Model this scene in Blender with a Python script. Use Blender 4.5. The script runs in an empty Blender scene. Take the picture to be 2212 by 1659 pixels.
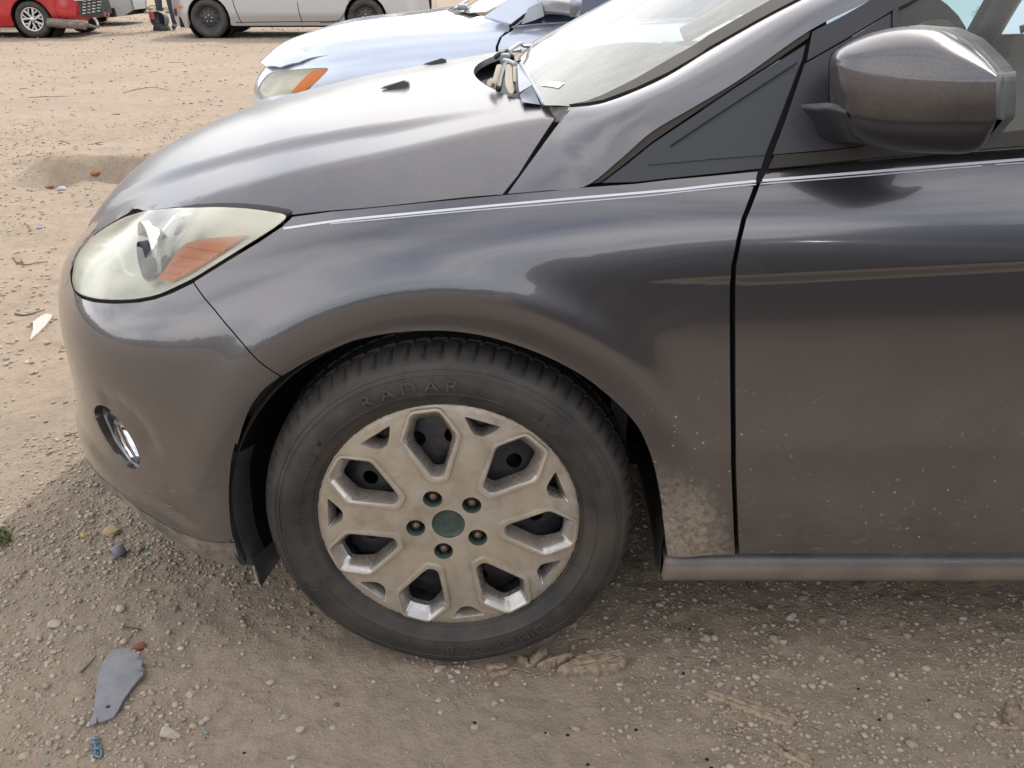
import bpy, bmesh, math, random
import numpy as np
from mathutils import Vector, Matrix
from mathutils.geometry import delaunay_2d_cdt
random.seed(7); rng=np.random.default_rng(7)
scene=bpy.context.scene
R=math.radians
# ---------------------------------------------------------------- camera
cam_d=bpy.data.cameras.new('camera'); cam=bpy.data.objects.new('camera',cam_d); scene.collection.objects.link(cam); scene.camera=cam
cam_d.sensor_width=36; cam_d.sensor_fit='HORIZONTAL'; cam_d.lens=1889.58/2212*36
cam_d.clip_start=.02; cam_d.clip_end=600
def _cam():
    p,yw,rl=.4501,-.016,-.0042
    f=Vector((math.sin(yw)*math.cos(p),math.cos(yw)*math.cos(p),-math.sin(p)))
    r=Vector((math.cos(yw),-math.sin(yw),0)); u=r.cross(f)
    c,s=math.cos(rl),math.sin(rl); r2=r*c+u*s; u2=u*c-r*s
    m=Matrix((r2,u2,-f)).transposed().to_4x4(); m.translation=Vector((.1293,-1.2417,1.1811)); cam.matrix_world=m
_cam()
# ---------------------------------------------------------------- light
SUNV=Vector((.38,.86,1.0)).normalized()
sun_el=math.asin(SUNV.z); sun_az=math.atan2(SUNV.x,SUNV.y)
w=bpy.data.worlds.new('World'); scene.world=w; w.use_nodes=True
nt=w.node_tree; nt.nodes.clear()
def N(t,ty,**k):
    n=t.nodes.new(ty)
    for a,b in k.items():
        if a.startswith('i_'): n.inputs[a[2:].replace('_',' ')].default_value=b
        else: setattr(n,a,b)
    return n
sky=N(nt,'ShaderNodeTexSky',sky_type='NISHITA',sun_disc=False,sun_elevation=sun_el,sun_rotation=sun_az,air_density=1.0,dust_density=2.0,ozone_density=1.0)
bg=N(nt,'ShaderNodeBackground'); bg.inputs['Strength'].default_value=.15
out=N(nt,'ShaderNodeOutputWorld')
# thin broken cloud over the whole sky
tc=N(nt,'ShaderNodeTexCoord'); mp=N(nt,'ShaderNodeMapping'); mp.inputs['Scale'].default_value=(1,1,2.6)
nz=N(nt,'ShaderNodeTexNoise'); nz.inputs['Scale'].default_value=2.1; nz.inputs['Detail'].default_value=9; nz.inputs['Roughness'].default_value=.58; nz.inputs['Distortion'].default_value=.35
cr=N(nt,'ShaderNodeValToRGB'); cr.color_ramp.elements[0].position=.30; cr.color_ramp.elements[1].position=.60
mx=N(nt,'ShaderNodeMix',data_type='RGBA')
# thin hazy cloud: whitest low over the horizon and a little brighter on the sun's side
dt=N(nt,'ShaderNodeVectorMath',operation='DOT_PRODUCT'); dt.inputs[1].default_value=tuple(SUNV); nt.links.new(tc.outputs['Generated'],dt.inputs[0])
cm=N(nt,'ShaderNodeMapRange'); cm.inputs['From Min'].default_value=.2; cm.inputs['From Max'].default_value=.95; cm.inputs['To Min'].default_value=9.5; cm.inputs['To Max'].default_value=9.0; nt.links.new(dt.outputs['Value'],cm.inputs['Value'])
sx=N(nt,'ShaderNodeSeparateXYZ'); nt.links.new(tc.outputs['Generated'],sx.inputs[0])
hz=N(nt,'ShaderNodeMapRange'); hz.inputs['From Min'].default_value=.08; hz.inputs['From Max'].default_value=.62; hz.inputs['To Min'].default_value=4; hz.inputs['To Max'].default_value=0; nt.links.new(sx.outputs[2],hz.inputs['Value'])
ad=N(nt,'ShaderNodeMath',operation='ADD'); nt.links.new(cm.outputs['Result'],ad.inputs[0]); nt.links.new(hz.outputs['Result'],ad.inputs[1])
cv=N(nt,'ShaderNodeVectorMath',operation='SCALE'); cv.inputs[0].default_value=(1.03,1.0,.97); nt.links.new(ad.outputs[0],cv.inputs['Scale']); nt.links.new(cv.outputs['Vector'],mx.inputs['B'])
nt.links.new(tc.outputs['Generated'],mp.inputs['Vector']); nt.links.new(mp.outputs['Vector'],nz.inputs['Vector'])
ml=N(nt,'ShaderNodeMath',operation='MULTIPLY'); ml.inputs[1].default_value=.96
nt.links.new(nz.outputs['Fac'],cr.inputs['Fac']); nt.links.new(cr.outputs['Color'],ml.inputs[0]); nt.links.new(ml.outputs[0],mx.inputs['Factor'])
nt.links.new(sky.outputs['Color'],mx.inputs['A']); nt.links.new(mx.outputs['Result'],bg.inputs['Color']); nt.links.new(bg.outputs['Background'],out.inputs['Surface'])
sd=bpy.data.lights.new('sun','SUN'); sd.energy=2.0; sd.angle=R(.6); sd.color=(1,.94,.84)
so=bpy.data.objects.new('sun',sd); scene.collection.objects.link(so); so.rotation_euler=(-SUNV).to_track_quat('-Z','Y').to_euler(); so.location=(3,8,9)
vs=scene.view_settings; vs.view_transform='Standard'; vs.look='None'; vs.gamma=1; vs.use_curve_mapping=False; vs.exposure=.65
scene.cycles.max_bounces=10; scene.cycles.transparent_max_bounces=16; scene.cycles.transmission_bounces=8; scene.cycles.glossy_bounces=5; scene.cycles.diffuse_bounces=4
scene.cycles.use_denoising=True; scene.cycles.sample_clamp_indirect=6; scene.cycles.caustics_reflective=False; scene.cycles.caustics_refractive=False
# ---------------------------------------------------------------- materials
def mat(name,base=(.5,.5,.5),rough=.5,metal=0.,coat=0.,coat_r=.03,spec=.5,trans=0.,ior=1.45,alpha=1.,vary=None,bump=None,dust=None,sheen=0):
    """vary=(scale,colour,amount[,detail]); bump=(scale,strength,distance[,detail]); dust=(colour,[(kind,args)...])"""
    m=bpy.data.materials.new(name); m.use_nodes=True; t=m.node_tree; b=t.nodes['Principled BSDF']; L=t.links
    b.inputs['Base Color'].default_value=(*base,1); b.inputs['Roughness'].default_value=rough; b.inputs['Metallic'].default_value=metal
    b.inputs['Coat Weight'].default_value=coat; b.inputs['Coat Roughness'].default_value=coat_r; b.inputs['Specular IOR Level'].default_value=spec
    b.inputs['Transmission Weight'].default_value=trans; b.inputs['IOR'].default_value=ior; b.inputs['Alpha'].default_value=alpha
    g=N(t,'ShaderNodeNewGeometry'); pos=g.outputs['Position']
    col=None
    if vary:
        n=N(t,'ShaderNodeTexNoise'); n.inputs['Scale'].default_value=vary[0]; n.inputs['Detail'].default_value=vary[3] if len(vary)>3 else 6; n.inputs['Roughness'].default_value=.65
        L.new(pos,n.inputs['Vector']); r=N(t,'ShaderNodeMapRange'); r.inputs['From Min'].default_value=.38; r.inputs['From Max'].default_value=.62; r.inputs['To Max'].default_value=vary[2]
        L.new(n.outputs['Fac'],r.inputs['Value']); x=N(t,'ShaderNodeMix',data_type='RGBA'); x.inputs['A'].default_value=(*base,1); x.inputs['B'].default_value=(*vary[1],1)
        L.new(r.outputs['Result'],x.inputs['Factor']); col=x.outputs['Result']; L.new(col,b.inputs['Base Color'])
    if bump:
        n=N(t,'ShaderNodeTexNoise'); n.inputs['Scale'].default_value=bump[0]; n.inputs['Detail'].default_value=bump[3] if len(bump)>3 else 5; L.new(pos,n.inputs['Vector'])
        bp=N(t,'ShaderNodeBump'); bp.inputs['Strength'].default_value=bump[1]; bp.inputs['Distance'].default_value=bump[2]; L.new(n.outputs['Fac'],bp.inputs['Height']); L.new(bp.outputs['Normal'],b.inputs['Normal'])
        if coat: L.new(bp.outputs['Normal'],b.inputs['Coat Normal'])
    if dust:
        f=dust_mask(t,pos,dust[1])
        if dust[2:]: mm=N(t,'ShaderNodeMath',operation='MULTIPLY'); mm.inputs[1].default_value=dust[2]; L.new(f,mm.inputs[0]); f=mm.outputs[0]
        d=N(t,'ShaderNodeBsdfDiffuse'); d.inputs['Color'].default_value=(*dust[0],1)
        s=N(t,'ShaderNodeMixShader'); L.new(f,s.inputs['Fac']); L.new(b.outputs[0],s.inputs[1]); L.new(d.outputs[0],s.inputs[2])
        L.new(s.outputs[0],t.nodes['Material Output'].inputs['Surface'])
    return m
def _m(t,op,a,b=None,c=None,clamp=False):
    n=N(t,'ShaderNodeMath',operation=op,use_clamp=clamp)
    for i,v in enumerate((a,b,c)):
        if v is None: continue
        if isinstance(v,(int,float)): n.inputs[i].default_value=v
        else: t.links.new(v,n.inputs[i])
    return n.outputs[0]
def _noise(t,pos,sc,det=5,ro=.6,scale=None,dist=0):
    if scale:
        mp=N(t,'ShaderNodeMapping'); mp.inputs['Scale'].default_value=scale; t.links.new(pos,mp.inputs['Vector']); pos=mp.outputs['Vector']
    n=N(t,'ShaderNodeTexNoise'); n.inputs['Scale'].default_value=sc; n.inputs['Detail'].default_value=det; n.inputs['Roughness'].default_value=ro; n.inputs['Distortion'].default_value=dist
    t.links.new(pos,n.inputs['Vector']); return n.outputs['Fac']
def _rng(t,v,a,b,lo=0.,hi=1.):
    n=N(t,'ShaderNodeMapRange',interpolation_type='SMOOTHSTEP'); n.inputs['From Min'].default_value=a; n.inputs['From Max'].default_value=b; n.inputs['To Min'].default_value=lo; n.inputs['To Max'].default_value=hi
    t.links.new(v,n.inputs['Value']); return n.outputs['Result']
def _max(t,*a):
    r=a[0]
    for q in a[1:]: r=_m(t,'MAXIMUM',r,q)
    return r
def dust_mask(t,pos,kinds):
    sp=N(t,'ShaderNodeSeparateXYZ'); t.links.new(pos,sp.inputs[0]); x,y,z=sp.outputs
    n1=_noise(t,pos,9,8); n2=_noise(t,pos,160,3,.7); n3=_noise(t,pos,2.2,3)
    outs=[]
    for k in kinds:
        if k[0]=='all': outs.append(_m(t,'MULTIPLY',_rng(t,_m(t,'ADD',_m(t,'MULTIPLY',n1,.6),_m(t,'MULTIPLY',n2,.4)),.3,.7),k[1]))
        if k[0]=='low':   # road film that thins out with height: k=(low,z_full,z_none,amount)
            h=_rng(t,z,k[1],k[2],1.,0.); outs.append(_m(t,'MULTIPLY',_m(t,'MULTIPLY',h,_rng(t,n1,.25,.75,.45,1.)),k[3]))
        if k[0]=='sill':  # caked mud behind the wheel
            a=_rng(t,_m(t,'SUBTRACT',x,_m(t,'MULTIPLY',_m(t,'SUBTRACT',.45,z),.33)),.475,.37,0.,1.)
            h=_rng(t,z,.33,.50,1.,0.); g=_rng(t,x,.30,.34,0.,1.)
            outs.append(_m(t,'MULTIPLY',_m(t,'MULTIPLY',_m(t,'MULTIPLY',a,h),g),_rng(t,_m(t,'ADD',_m(t,'MULTIPLY',_noise(t,pos,90,6,.75),.7),_m(t,'MULTIPLY',n1,.3)),.36,.62,.15,.72)))
        if k[0]=='spots': # dried splashes
            v=N(t,'ShaderNodeTexVoronoi'); v.inputs['Scale'].default_value=k[1]; v.inputs['Randomness'].default_value=1
            mp=N(t,'ShaderNodeMapping'); mp.inputs['Scale'].default_value=(1,0,1); t.links.new(pos,mp.inputs['Vector']); t.links.new(mp.outputs['Vector'],v.inputs['Vector'])
            sz=_rng(t,N_sep(t,v.outputs['Color']),.45,.99,.0,k[2]); s=_m(t,'LESS_THAN',v.outputs['Distance'],sz)
            reg=_m(t,'MULTIPLY',_rng(t,z,k[3],k[3]+.12,1.,0.),_rng(t,n3,.40,.60,.15,1.)); reg=_m(t,'MULTIPLY',reg,_rng(t,x,.2,.4,0.,1.))
            outs.append(_m(t,'MULTIPLY',_m(t,'MULTIPLY',s,reg),k[4]))
        if k[0]=='streak': # brushed scuffs along the lower door
            s=_noise(t,pos,26,7,.75,scale=(1.2,1,7)); s=_rng(t,s,.56,.68)
            outs.append(_m(t,'MULTIPLY',_m(t,'MULTIPLY',s,_rng(t,z,.36,.47,1.,0.)),k[1]))
        if k[0]=='front': # dust thrown on the nose
            outs.append(_m(t,'MULTIPLY',_m(t,'MULTIPLY',_rng(t,x,-.60,-.76,0.,1.),_rng(t,z,.66,.55,0.,1.)),_rng(t,_noise(t,pos,45,6,.7),.35,.65,.25,k[1])))
    return _m(t,'MINIMUM',_max(t,*outs),1.)
def N_sep(t,c):
    s=N(t,'ShaderNodeSeparateColor'); t.links.new(c,s.inputs[0]); return s.outputs[0]
DUST=(.36,.30,.235)
M={}
M['paint']=mat('grey_metallic_paint',(.090,.090,.100),.26,.85,1.,.04,vary=(900,(.125,.12,.135),.5,2),dust=(DUST,[('low',.24,.80,.19),('sill',),('spots',85,.20,.52,.75),('streak',.42),('front',.55)]))
M['hoodpaint']=mat('grey_metallic_hood_paint',(.078,.077,.090),.32,.85,.45,.16,vary=(900,(.11,.108,.12),.5,2),bump=(45,.05,.0012,7),dust=(DUST,[('all',.10)]))
M['mirrorpaint']=mat('grey_mirror_paint',(.042,.040,.048),.38,.75,1.,.16,vary=(900,(.12,.118,.13),.5,2),bump=(300,.12,.001),dust=(DUST,[('all',.07)]))
M['stripe']=mat('silver_stripe_tape',(.55,.57,.62),.4)
M['stripe2']=mat('silver_stripe_tape_thin',(.42,.44,.50),.4)
M['gap']=mat('shadow_gap_black',(.01,.01,.01),.8)
M['liner']=mat('wheel_liner_plastic',(.009,.009,.010),.8,vary=(20,(.022,.020,.018),.6))
M['blackplastic']=mat('black_plastic',(.022,.024,.027),.45,vary=(30,(.05,.05,.05),.4),bump=(400,.15,.0006))
M['molding']=mat('brown_black_rubber_molding',(.020,.015,.013),.6,bump=(200,.1,.0005))
M['quarter']=mat('satin_slate_trim',(.027,.031,.038),.42,bump=(700,.08,.0003))
M['sail']=mat('satin_black_sail_panel',(.024,.023,.029),.38,bump=(700,.08,.0003))
M['lip']=mat('dusty_grey_lower_lip',(.035,.036,.042),.6,vary=(30,(.20,.17,.14),.9),dust=(DUST,[('all',.35)]))
M['rocker']=mat('rocker_dusty_paint',(.07,.07,.08),.45,.3,.3,.3,dust=((.33,.275,.21),[('low',.228,.258,.8),('all',.30),('streak',.7)],.8))
M['tyre']=mat('tyre_rubber',(.020,.020,.021),.62,vary=(9,(.062,.052,.042),.8,9),bump=(260,.25,.0008))
M['tread']=mat('tread_rubber',(.022,.022,.023),.7,vary=(16,(.058,.049,.040),.75,9),bump=(150,.3,.001))
M['lettering']=mat('tyre_lettering_rubber',(.050,.047,.042),.5)
M['hubcap']=mat('silver_hubcap_dusty',(.42,.40,.37),.42,.55,vary=(22,(.27,.22,.165),.9,9),dust=((.36,.30,.225),[('all',.85)]))
M['hubsilver']=mat('bright_silver_lip',(.42,.43,.46),.22,.85,vary=(20,(.40,.37,.33),.6,8),dust=((.32,.27,.21),[('all',.62)]))
M['hubgreen']=mat('green_black_plastic_centre',(.030,.052,.046),.55,vary=(60,(.08,.09,.07),.5))
M['steelrim']=mat('dark_steel_wheel',(.019,.021,.027),.42,.2,vary=(40,(.10,.09,.075),.35,8))
M['rust']=mat('rusty_brake_metal',(.05,.035,.03),.7)
M['nut']=mat('worn_lug_nut',(.19,.145,.12),.45,.6,vary=(80,(.10,.07,.05),.7))
M['chrome']=mat('chrome',(.75,.75,.77),.06,1.0)
M['black']=mat('deep_black',(.008,.008,.009),.9)
M['inner']=mat('engine_bay_dark',(.02,.022,.026),.6)
M['tan']=mat('sun_bleached_foam',(.30,.26,.21),.85,bump=(300,.4,.001),vary=(60,(.30,.26,.21),.7))
M['greycap']=mat('pale_grey_weathered_plastic',(.26,.28,.32),.45,vary=(30,(.34,.36,.40),.6))
M['navy']=mat('dark_blue_shiny_plastic',(.03,.045,.075),.15)
M['lens']=None
def make_lens():
    m=bpy.data.materials.new('hazed_headlight_lens'); m.use_nodes=True; t=m.node_tree; b=t.nodes['Principled BSDF']; L=t.links
    g=N(t,'ShaderNodeNewGeometry'); pos=g.outputs['Position']
    n=_noise(t,pos,6,6); sp=N(t,'ShaderNodeSeparateXYZ'); L.new(pos,sp.inputs[0])
    b.inputs['Base Color'].default_value=(.93,.94,.86,1); b.inputs['Roughness'].default_value=.16; b.inputs['Coat Weight'].default_value=.6; b.inputs['Coat Roughness'].default_value=.08
    b.inputs['Transmission Weight'].default_value=1; b.inputs['IOR'].default_value=1.02
    tr=N(t,'ShaderNodeBsdfTransparent'); tr.inputs['Color'].default_value=(.93,.93,.86,1)
    gl=N(t,'ShaderNodeBsdfGlossy'); gl.inputs['Roughness'].default_value=.12; gl.inputs['Color'].default_value=(1,1,1,1)
    df=N(t,'ShaderNodeBsdfDiffuse'); df.inputs['Color'].default_value=(.86,.84,.70,1)
    tl=N(t,'ShaderNodeBsdfTranslucent'); tl.inputs['Color'].default_value=(.82,.80,.62,1)
    a=N(t,'ShaderNodeMixShader'); a.inputs[0].default_value=.45; L.new(df.outputs[0],a.inputs[1]); L.new(tl.outputs[0],a.inputs[2])
    # haze is thickest on the upward side of the lens, which the sun has yellowed
    h=_m(t,'ADD',_max(t,_rng(t,sp.outputs[2],.780,.825,.08,.82),_rng(t,sp.outputs[0],-.49,-.60,.05,.50)),_m(t,'MULTIPLY',_rng(t,n,.3,.7,-.5,.5),.22),clamp=True)
    c=N(t,'ShaderNodeMixShader'); L.new(h,c.inputs[0]); L.new(tr.outputs[0],c.inputs[1]); L.new(a.outputs[0],c.inputs[2])
    fr=N(t,'ShaderNodeFresnel'); fr.inputs['IOR'].default_value=1.5
    d=N(t,'ShaderNodeMixShader'); L.new(fr.outputs[0],d.inputs[0]); L.new(c.outputs[0],d.inputs[1]); L.new(gl.outputs[0],d.inputs[2])
    L.new(d.outputs[0],t.nodes['Material Output'].inputs['Surface'])
    return m
M['lens']=make_lens()
M['housing']=mat('headlight_silver_housing',(.72,.73,.72),.25,.6)
M['housingpale']=mat('headlight_pale_bezel',(.80,.82,.78),.4,.2)
M['amber']=mat('amber_reflector',(.58,.14,.015),.2,0,.8,.05,vary=(60,(.62,.22,.03),.5))
M['amberplain']=mat('amber_side_marker',(.55,.15,.03),.3)
def make_glass(name,tint=(.80,.92,.88),dust=.12,dcol=(.62,.60,.56)):
    m=bpy.data.materials.new(name); m.use_nodes=True; t=m.node_tree; L=t.links
    g=N(t,'ShaderNodeNewGeometry'); pos=g.outputs['Position']
    tr=N(t,'ShaderNodeBsdfTransparent'); tr.inputs['Color'].default_value=(*tint,1)
    gl=N(t,'ShaderNodeBsdfGlossy'); gl.inputs['Roughness'].default_value=.02
    fr=N(t,'ShaderNodeFresnel'); fr.inputs['IOR'].default_value=1.52
    c=N(t,'ShaderNodeMixShader'); L.new(fr.outputs[0],c.inputs[0]); L.new(tr.outputs[0],c.inputs[1]); L.new(gl.outputs[0],c.inputs[2])
    df=N(t,'ShaderNodeBsdfDiffuse'); df.inputs['Color'].default_value=(*dcol,1)
    s=_noise(t,pos,14,8,.7,scale=(1,3,1)); f=_rng(t,s,.3,.75,dust*.75,dust*1.2)
    d=N(t,'ShaderNodeMixShader'); L.new(f,d.inputs[0]); L.new(c.outputs[0],d.inputs[1]); L.new(df.outputs[0],d.inputs[2])
    L.new(d.outputs[0],t.nodes['Material Output'].inputs['Surface']); return m
M['wglass']=make_glass('dusty_windshield_glass',(.78,.90,.85),.30,(.62,.62,.59))
M['sglass']=make_glass('side_window_glass',(.80,.93,.89),.04)
M['darkglass']=mat('dark_blue_car_glass',(.03,.05,.10),.05,0,0,.03,.9)
M['interior']=mat('dark_interior_plastic',(.045,.055,.055),.6)
M['fabric']=mat('grey_green_seat_fabric',(.10,.12,.11),.9)
M['silverblue']=mat('ice_blue_silver_paint',(.50,.56,.68),.30,.45,1.,.05,vary=(700,(.58,.64,.75),.5,2),dust=(DUST,[('all',.10)]))
M['silver']=mat('champagne_silver_paint',(.45,.46,.49),.32,.5,1.,.08,dust=(DUST,[('low',.2,.7,.35),('all',.12)]))
M['red']=mat('worn_red_paint',(.42,.015,.02),.28,.1,.9,.06,vary=(5,(.28,.01,.02),.7))
M['darkcar']=mat('dark_navy_car_paint',(.03,.035,.045),.35,.4,.8,.08)
M['greycar']=mat('dull_grey_car_paint',(.30,.31,.31),.5)
M['alloy']=mat('alloy_wheel_silver',(.55,.55,.57),.3,.7)
M['wood']=mat('weathered_wood',(.31,.25,.185),.9,vary=(70,(.17,.12,.08),.9,8),bump=(200,.5,.002))
M['stone']=mat('limestone_pebble',(.36,.31,.26),.9,vary=(25,(.27,.235,.20),.8),bump=(160,.4,.002))
M['darkstone']=mat('dark_grey_pebble',(.12,.115,.11),.85,vary=(30,(.20,.19,.17),.6),bump=(120,.5,.003))
M['redstone']=mat('red_brown_chip',(.20,.07,.045),.85)
M['yellowstone']=mat('ochre_stone',(.34,.25,.14),.9,bump=(120,.4,.003))
M['slateplastic']=mat('weathered_grey_plastic',(.15,.155,.175),.6,vary=(30,(.22,.215,.22),.7,8),bump=(90,.3,.001))
M['blueplastic']=mat('blue_plastic',(.09,.17,.25),.4)
M['tealglass']=mat('teal_broken_glass',(.30,.48,.45),.1,0,0,.03,.5,.6)
M['clearplastic']=mat('dusty_clear_plastic',(.52,.46,.40),.3,0,0,.03,.5,.25)
M['twig']=mat('dry_twig',(.10,.075,.055),.9)
M['grass']=mat('dry_green_grass',(.10,.13,.03),.8)
M['paper']=mat('pale_yellow_paper',(.72,.76,.42),.7)
M['whitemark']=mat('white_glass_label',(.62,.74,.76),.5)
M['darkmark']=mat('etched_dark_print',(.06,.10,.10),.6)
# ---------------------------------------------------------------- body surfaces
def _spl(xs,ys):
    xs=np.array(xs,float);ys=np.array(ys,float);n=len(xs);h=np.diff(xs)
    A=np.zeros((n,n));sh=(n,)+ys.shape[1:];r=np.zeros(sh)
    A[0,0]=A[-1,-1]=1
    for i in range(1,n-1):
        A[i,i-1]=h[i-1];A[i,i]=2*(h[i-1]+h[i]);A[i,i+1]=h[i]
        r[i]=6*((ys[i+1]-ys[i])/h[i]-(ys[i]-ys[i-1])/h[i-1])
    m=np.linalg.solve(A,r)
    def f(x):
        x=np.asarray(x,float);i=np.clip(np.searchsorted(xs,x)-1,0,n-2)
        t=x-xs[i];hh=h[i]
        if ys.ndim>1:
            t=t[...,None];hh=hh[...,None]
        a=ys[i];b=(ys[i+1]-ys[i])/hh-hh*(2*m[i]+m[i+1])/6
        return a+b*t+m[i]/2*t*t+(m[i+1]-m[i])/(6*hh)*t**3
    return f
def sstep(a,b,x):
    t=np.clip((x-a)/(b-a),0,1);return t*t*(3-2*t)
# plan curve (x,y) of the body at bumper height, rear to front centre
_pl=np.array([(2.2,-.030),(1.5,-.040),(.9,-.042),(.45,-.036),(.0,-.032),(-.25,-.026),(-.42,-.006),(-.56,.048),(-.673,.14),(-.752,.26),(-.803,.40),(-.843,.60),(-.860,.875),(-.843,1.15)])
_d=np.r_[0,np.cumsum(np.hypot(*np.diff(_pl,axis=0).T))]
_S=2.2-_d            # s == x on the straight side
_pf=_spl(-_S,_pl)
def plan(s): return _pf(-np.asarray(s,float))
def plan_n(s):
    d=(plan(np.asarray(s)-1e-4)-plan(np.asarray(s)+1e-4))   # forward direction
    l=np.hypot(d[...,0],d[...,1]);
    return np.stack([d[...,1]/l*1.0, -d[...,0]/l*1.0],-1)   # inward normal (for forward=(-1,0) gives (0,1))
_zs=[.10,.17,.25,.32,.40,.50,.60,.68,.74,.80,.85,.90,.95]
_cs=[2.2,.9,.45,.1,-.2,-.42,-.60,-.80,-1.0,-1.25,-1.55]
_T=np.array([
 [.09,.045,.022,.010,.004,.000,.001,.004,.0072,.0130,.0240,.048,.088],  #2.2
 [.09,.045,.022,.010,.004,.000,.001,.004,.0072,.0130,.0240,.048,.088],  #.9
 [.09,.045,.022,.010,.004,.000,.001,.004,.008,.013,.024,.054,.100],  #.45
 [.09,.045,.022,.010,.004,.000,.001,.005,.011,.022,.042,.075,.120],  #.1
 [.09,.040,.018,.008,.003,.000,.004,.014,.028,.053,.092,.150,.21],  #-.2
 [.07,.035,.012,.004,.001,.001,.008,.028,.060,.120,.200,.28,.36],  #-.42
 [.11,.060,.022,.004,.004,.005,.012,.044,.102,.200,.30,.39,.46],  #-.6
 [.14,.085,.045,.012,.008,.014,.018,.058,.135,.24,.34,.42,.50],  #-.8
 [.15,.090,.050,.014,.008,.018,.015,.048,.145,.26,.36,.45,.54],  #-1.0
 [.15,.090,.050,.014,.008,.018,.014,.040,.135,.25,.36,.46,.55],  #-1.25
 [.15,.090,.050,.014,.008,.018,.014,.040,.135,.25,.36,.46,.55]])
_rows=[_spl(_zs,r) for r in _T]
_cr=np.array(_cs[::-1])
def _bic(s,z):
    s=np.asarray(s,float);z=np.asarray(z,float)
    V=np.stack([r(z) for r in _rows],0)[::-1]
    f=[None]
    # cubic (Catmull-Rom, non uniform) across s
    i=np.clip(np.searchsorted(_cr,s)-1,0,len(_cr)-2)
    n=len(_cr)
    def g(k):
        k=np.clip(k,0,n-1)
        return np.take_along_axis(V,k[None,...],0)[0],_cr[k]
    p1,x1=g(i);p2,x2=g(i+1);p0,x0=g(i-1);p3,x3=g(i+2)
    h=x2-x1;t=np.clip((s-x1)/h,-.3,1.3)
    m1=np.where(x1>x0,(p2-p0)/np.maximum(x2-x0,1e-9),(p2-p1)/h)*h
    m2=np.where(x3>x2,(p3-p1)/np.maximum(x3-x1,1e-9),(p2-p1)/h)*h
    return (2*t**3-3*t*t+1)*p1+(t**3-2*t*t+t)*m1+(-2*t**3+3*t*t)*p2+(t**3-t*t)*m2
def crease_z(s): return .770+.030*(np.asarray(s)-.44)/.5
WC=.318
def inset(s,z):
    d=_bic(s,z)
    # character line: a short ledge that faces down, fading out over the fender
    zc=crease_z(s)
    k=sstep(.27,.52,s)
    w=.006+.013*k
    d=d+k*(.0050*sstep(zc,zc-w,z)-.0050*sstep(zc-.12,zc-.32,z))
    # rolled lip round the wheel arch
    r=np.hypot(s,z-WC)
    d=d+.011*np.exp(-np.maximum(r-.355,0)**2/(2*.021**2))-.0045*np.exp(-(r-.422)**2/(2*.024**2))
    return d
def side(s,z,off=0.):
    s=np.asarray(s,float);z=np.asarray(z,float)
    p=plan(s);n=plan_n(s);d=inset(s,z)-off
    return np.stack([p[...,0]+n[...,0]*d,p[...,1]+n[...,1]*d,z+0*s],-1)
# ---- hood: z over (x,y); symmetric about y=.875
YC=.875
_hx=[-.95,-.88,-.84,-.78,-.70,-.60,-.48,-.30,-.10,.10,.30]
_hz=[.57,.645,.686,.748,.802,.845,.880,.918,.947,.974,.990]
_hc=_spl(_hx,_hz)
_drop=_spl([-.95,-.8,-.6,-.4,-.2,.1,.3],[.10,.115,.09,.060,.042,.028,.016])  # crown drop towards crease1
def crease1_y(x): return _c1(x)
_c1=_spl([-.95,-.8,-.6,-.45,-.2,.0,.2],[.50,.42,.30,.235,.205,.200,.205])
_c2=_spl([-.95,-.8,-.6,-.45,-.2,.05,.2],[.60,.56,.45,.385,.345,.315,.30])
def hood(x,y):
    x=np.asarray(x,float);y=np.asarray(y,float)
    yy=np.where(y>YC,2*YC-y,y)
    q=(YC-yy)
    c1=_c1(x);L=YC-c1
    t=q/L
    z=_hc(x)-_drop(x)*np.abs(t)**2.2
    # lower facet beyond crease 1: steeper
    e=np.sqrt((yy-c1)**2+.005**2)-(yy-c1)
    z=z-.5*e*.34*sstep(-.75,-.40,x)-.5*e*.20*(1-sstep(-.75,-.40,x))
    # crease 2: soft bead/step
    d2=(yy-_c2(x))
    k=sstep(.12,-.15,x)
    z=z-k*.009*sstep(-.028,.028,-d2)
    return z

# ---- greenhouse side plane (x,z) and windshield (x,y)
def zbelt(x): return .887+.165*(x-.24)
def gh(x,z,off=0.):
    x=np.asarray(x,float);z=np.asarray(z,float)
    y=.030+.42*(z-zbelt(x))+.25*np.maximum(z-zbelt(x),0)**2
    return np.stack([x+0*z,y-off*.92,z+off*.39+0*x],-1)
def wind(x,y):
    x=np.asarray(x,float);y=np.asarray(y,float)
    t=np.abs(y-YC)/.70
    return .985+.53*(x-.115)-.35*np.maximum(x-.45,0)**2*.6-(.085*np.clip((x+.15)/.5,.3,1.1))*t**2.2
# ---- second car (parked beyond): near side plane y=2.9, centre y=3.8
_h2=_spl([-1.6,-1.40,-1.33,-1.27,-1.20,-1.12,-1.02,-.90,-.75,-.5,-.28,.1],[.30,.56,.62,.70,.765,.82,.858,.89,.913,.937,.962,.985])
def hood2(x,y):
    x=np.asarray(x,float);t=np.abs(np.asarray(y,float)-3.8)/.85
    return _h2(x-.27*t**4-.05*(1-t))-.075*t**3*sstep(-1.1,-.6,x)
_p2=np.array([(3.5,2.9),(1.5,2.89),(0,2.9),(-.5,2.905),(-.8,2.925),(-1.0,2.975),(-1.13,3.06),(-1.21,3.20),(-1.26,3.42),(-1.28,3.8),(-1.26,4.2)])
_d2=np.r_[0,np.cumsum(np.hypot(*np.diff(_p2,axis=0).T))]
_pf2=_spl(_d2-3.5,_p2)
_zc2=_spl([-1.7,-1.3,-1.05,-.9,-.7,-.2,.3,3.6],[.66,.69,.73,.79,.83,.872,.90,.93])
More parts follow.
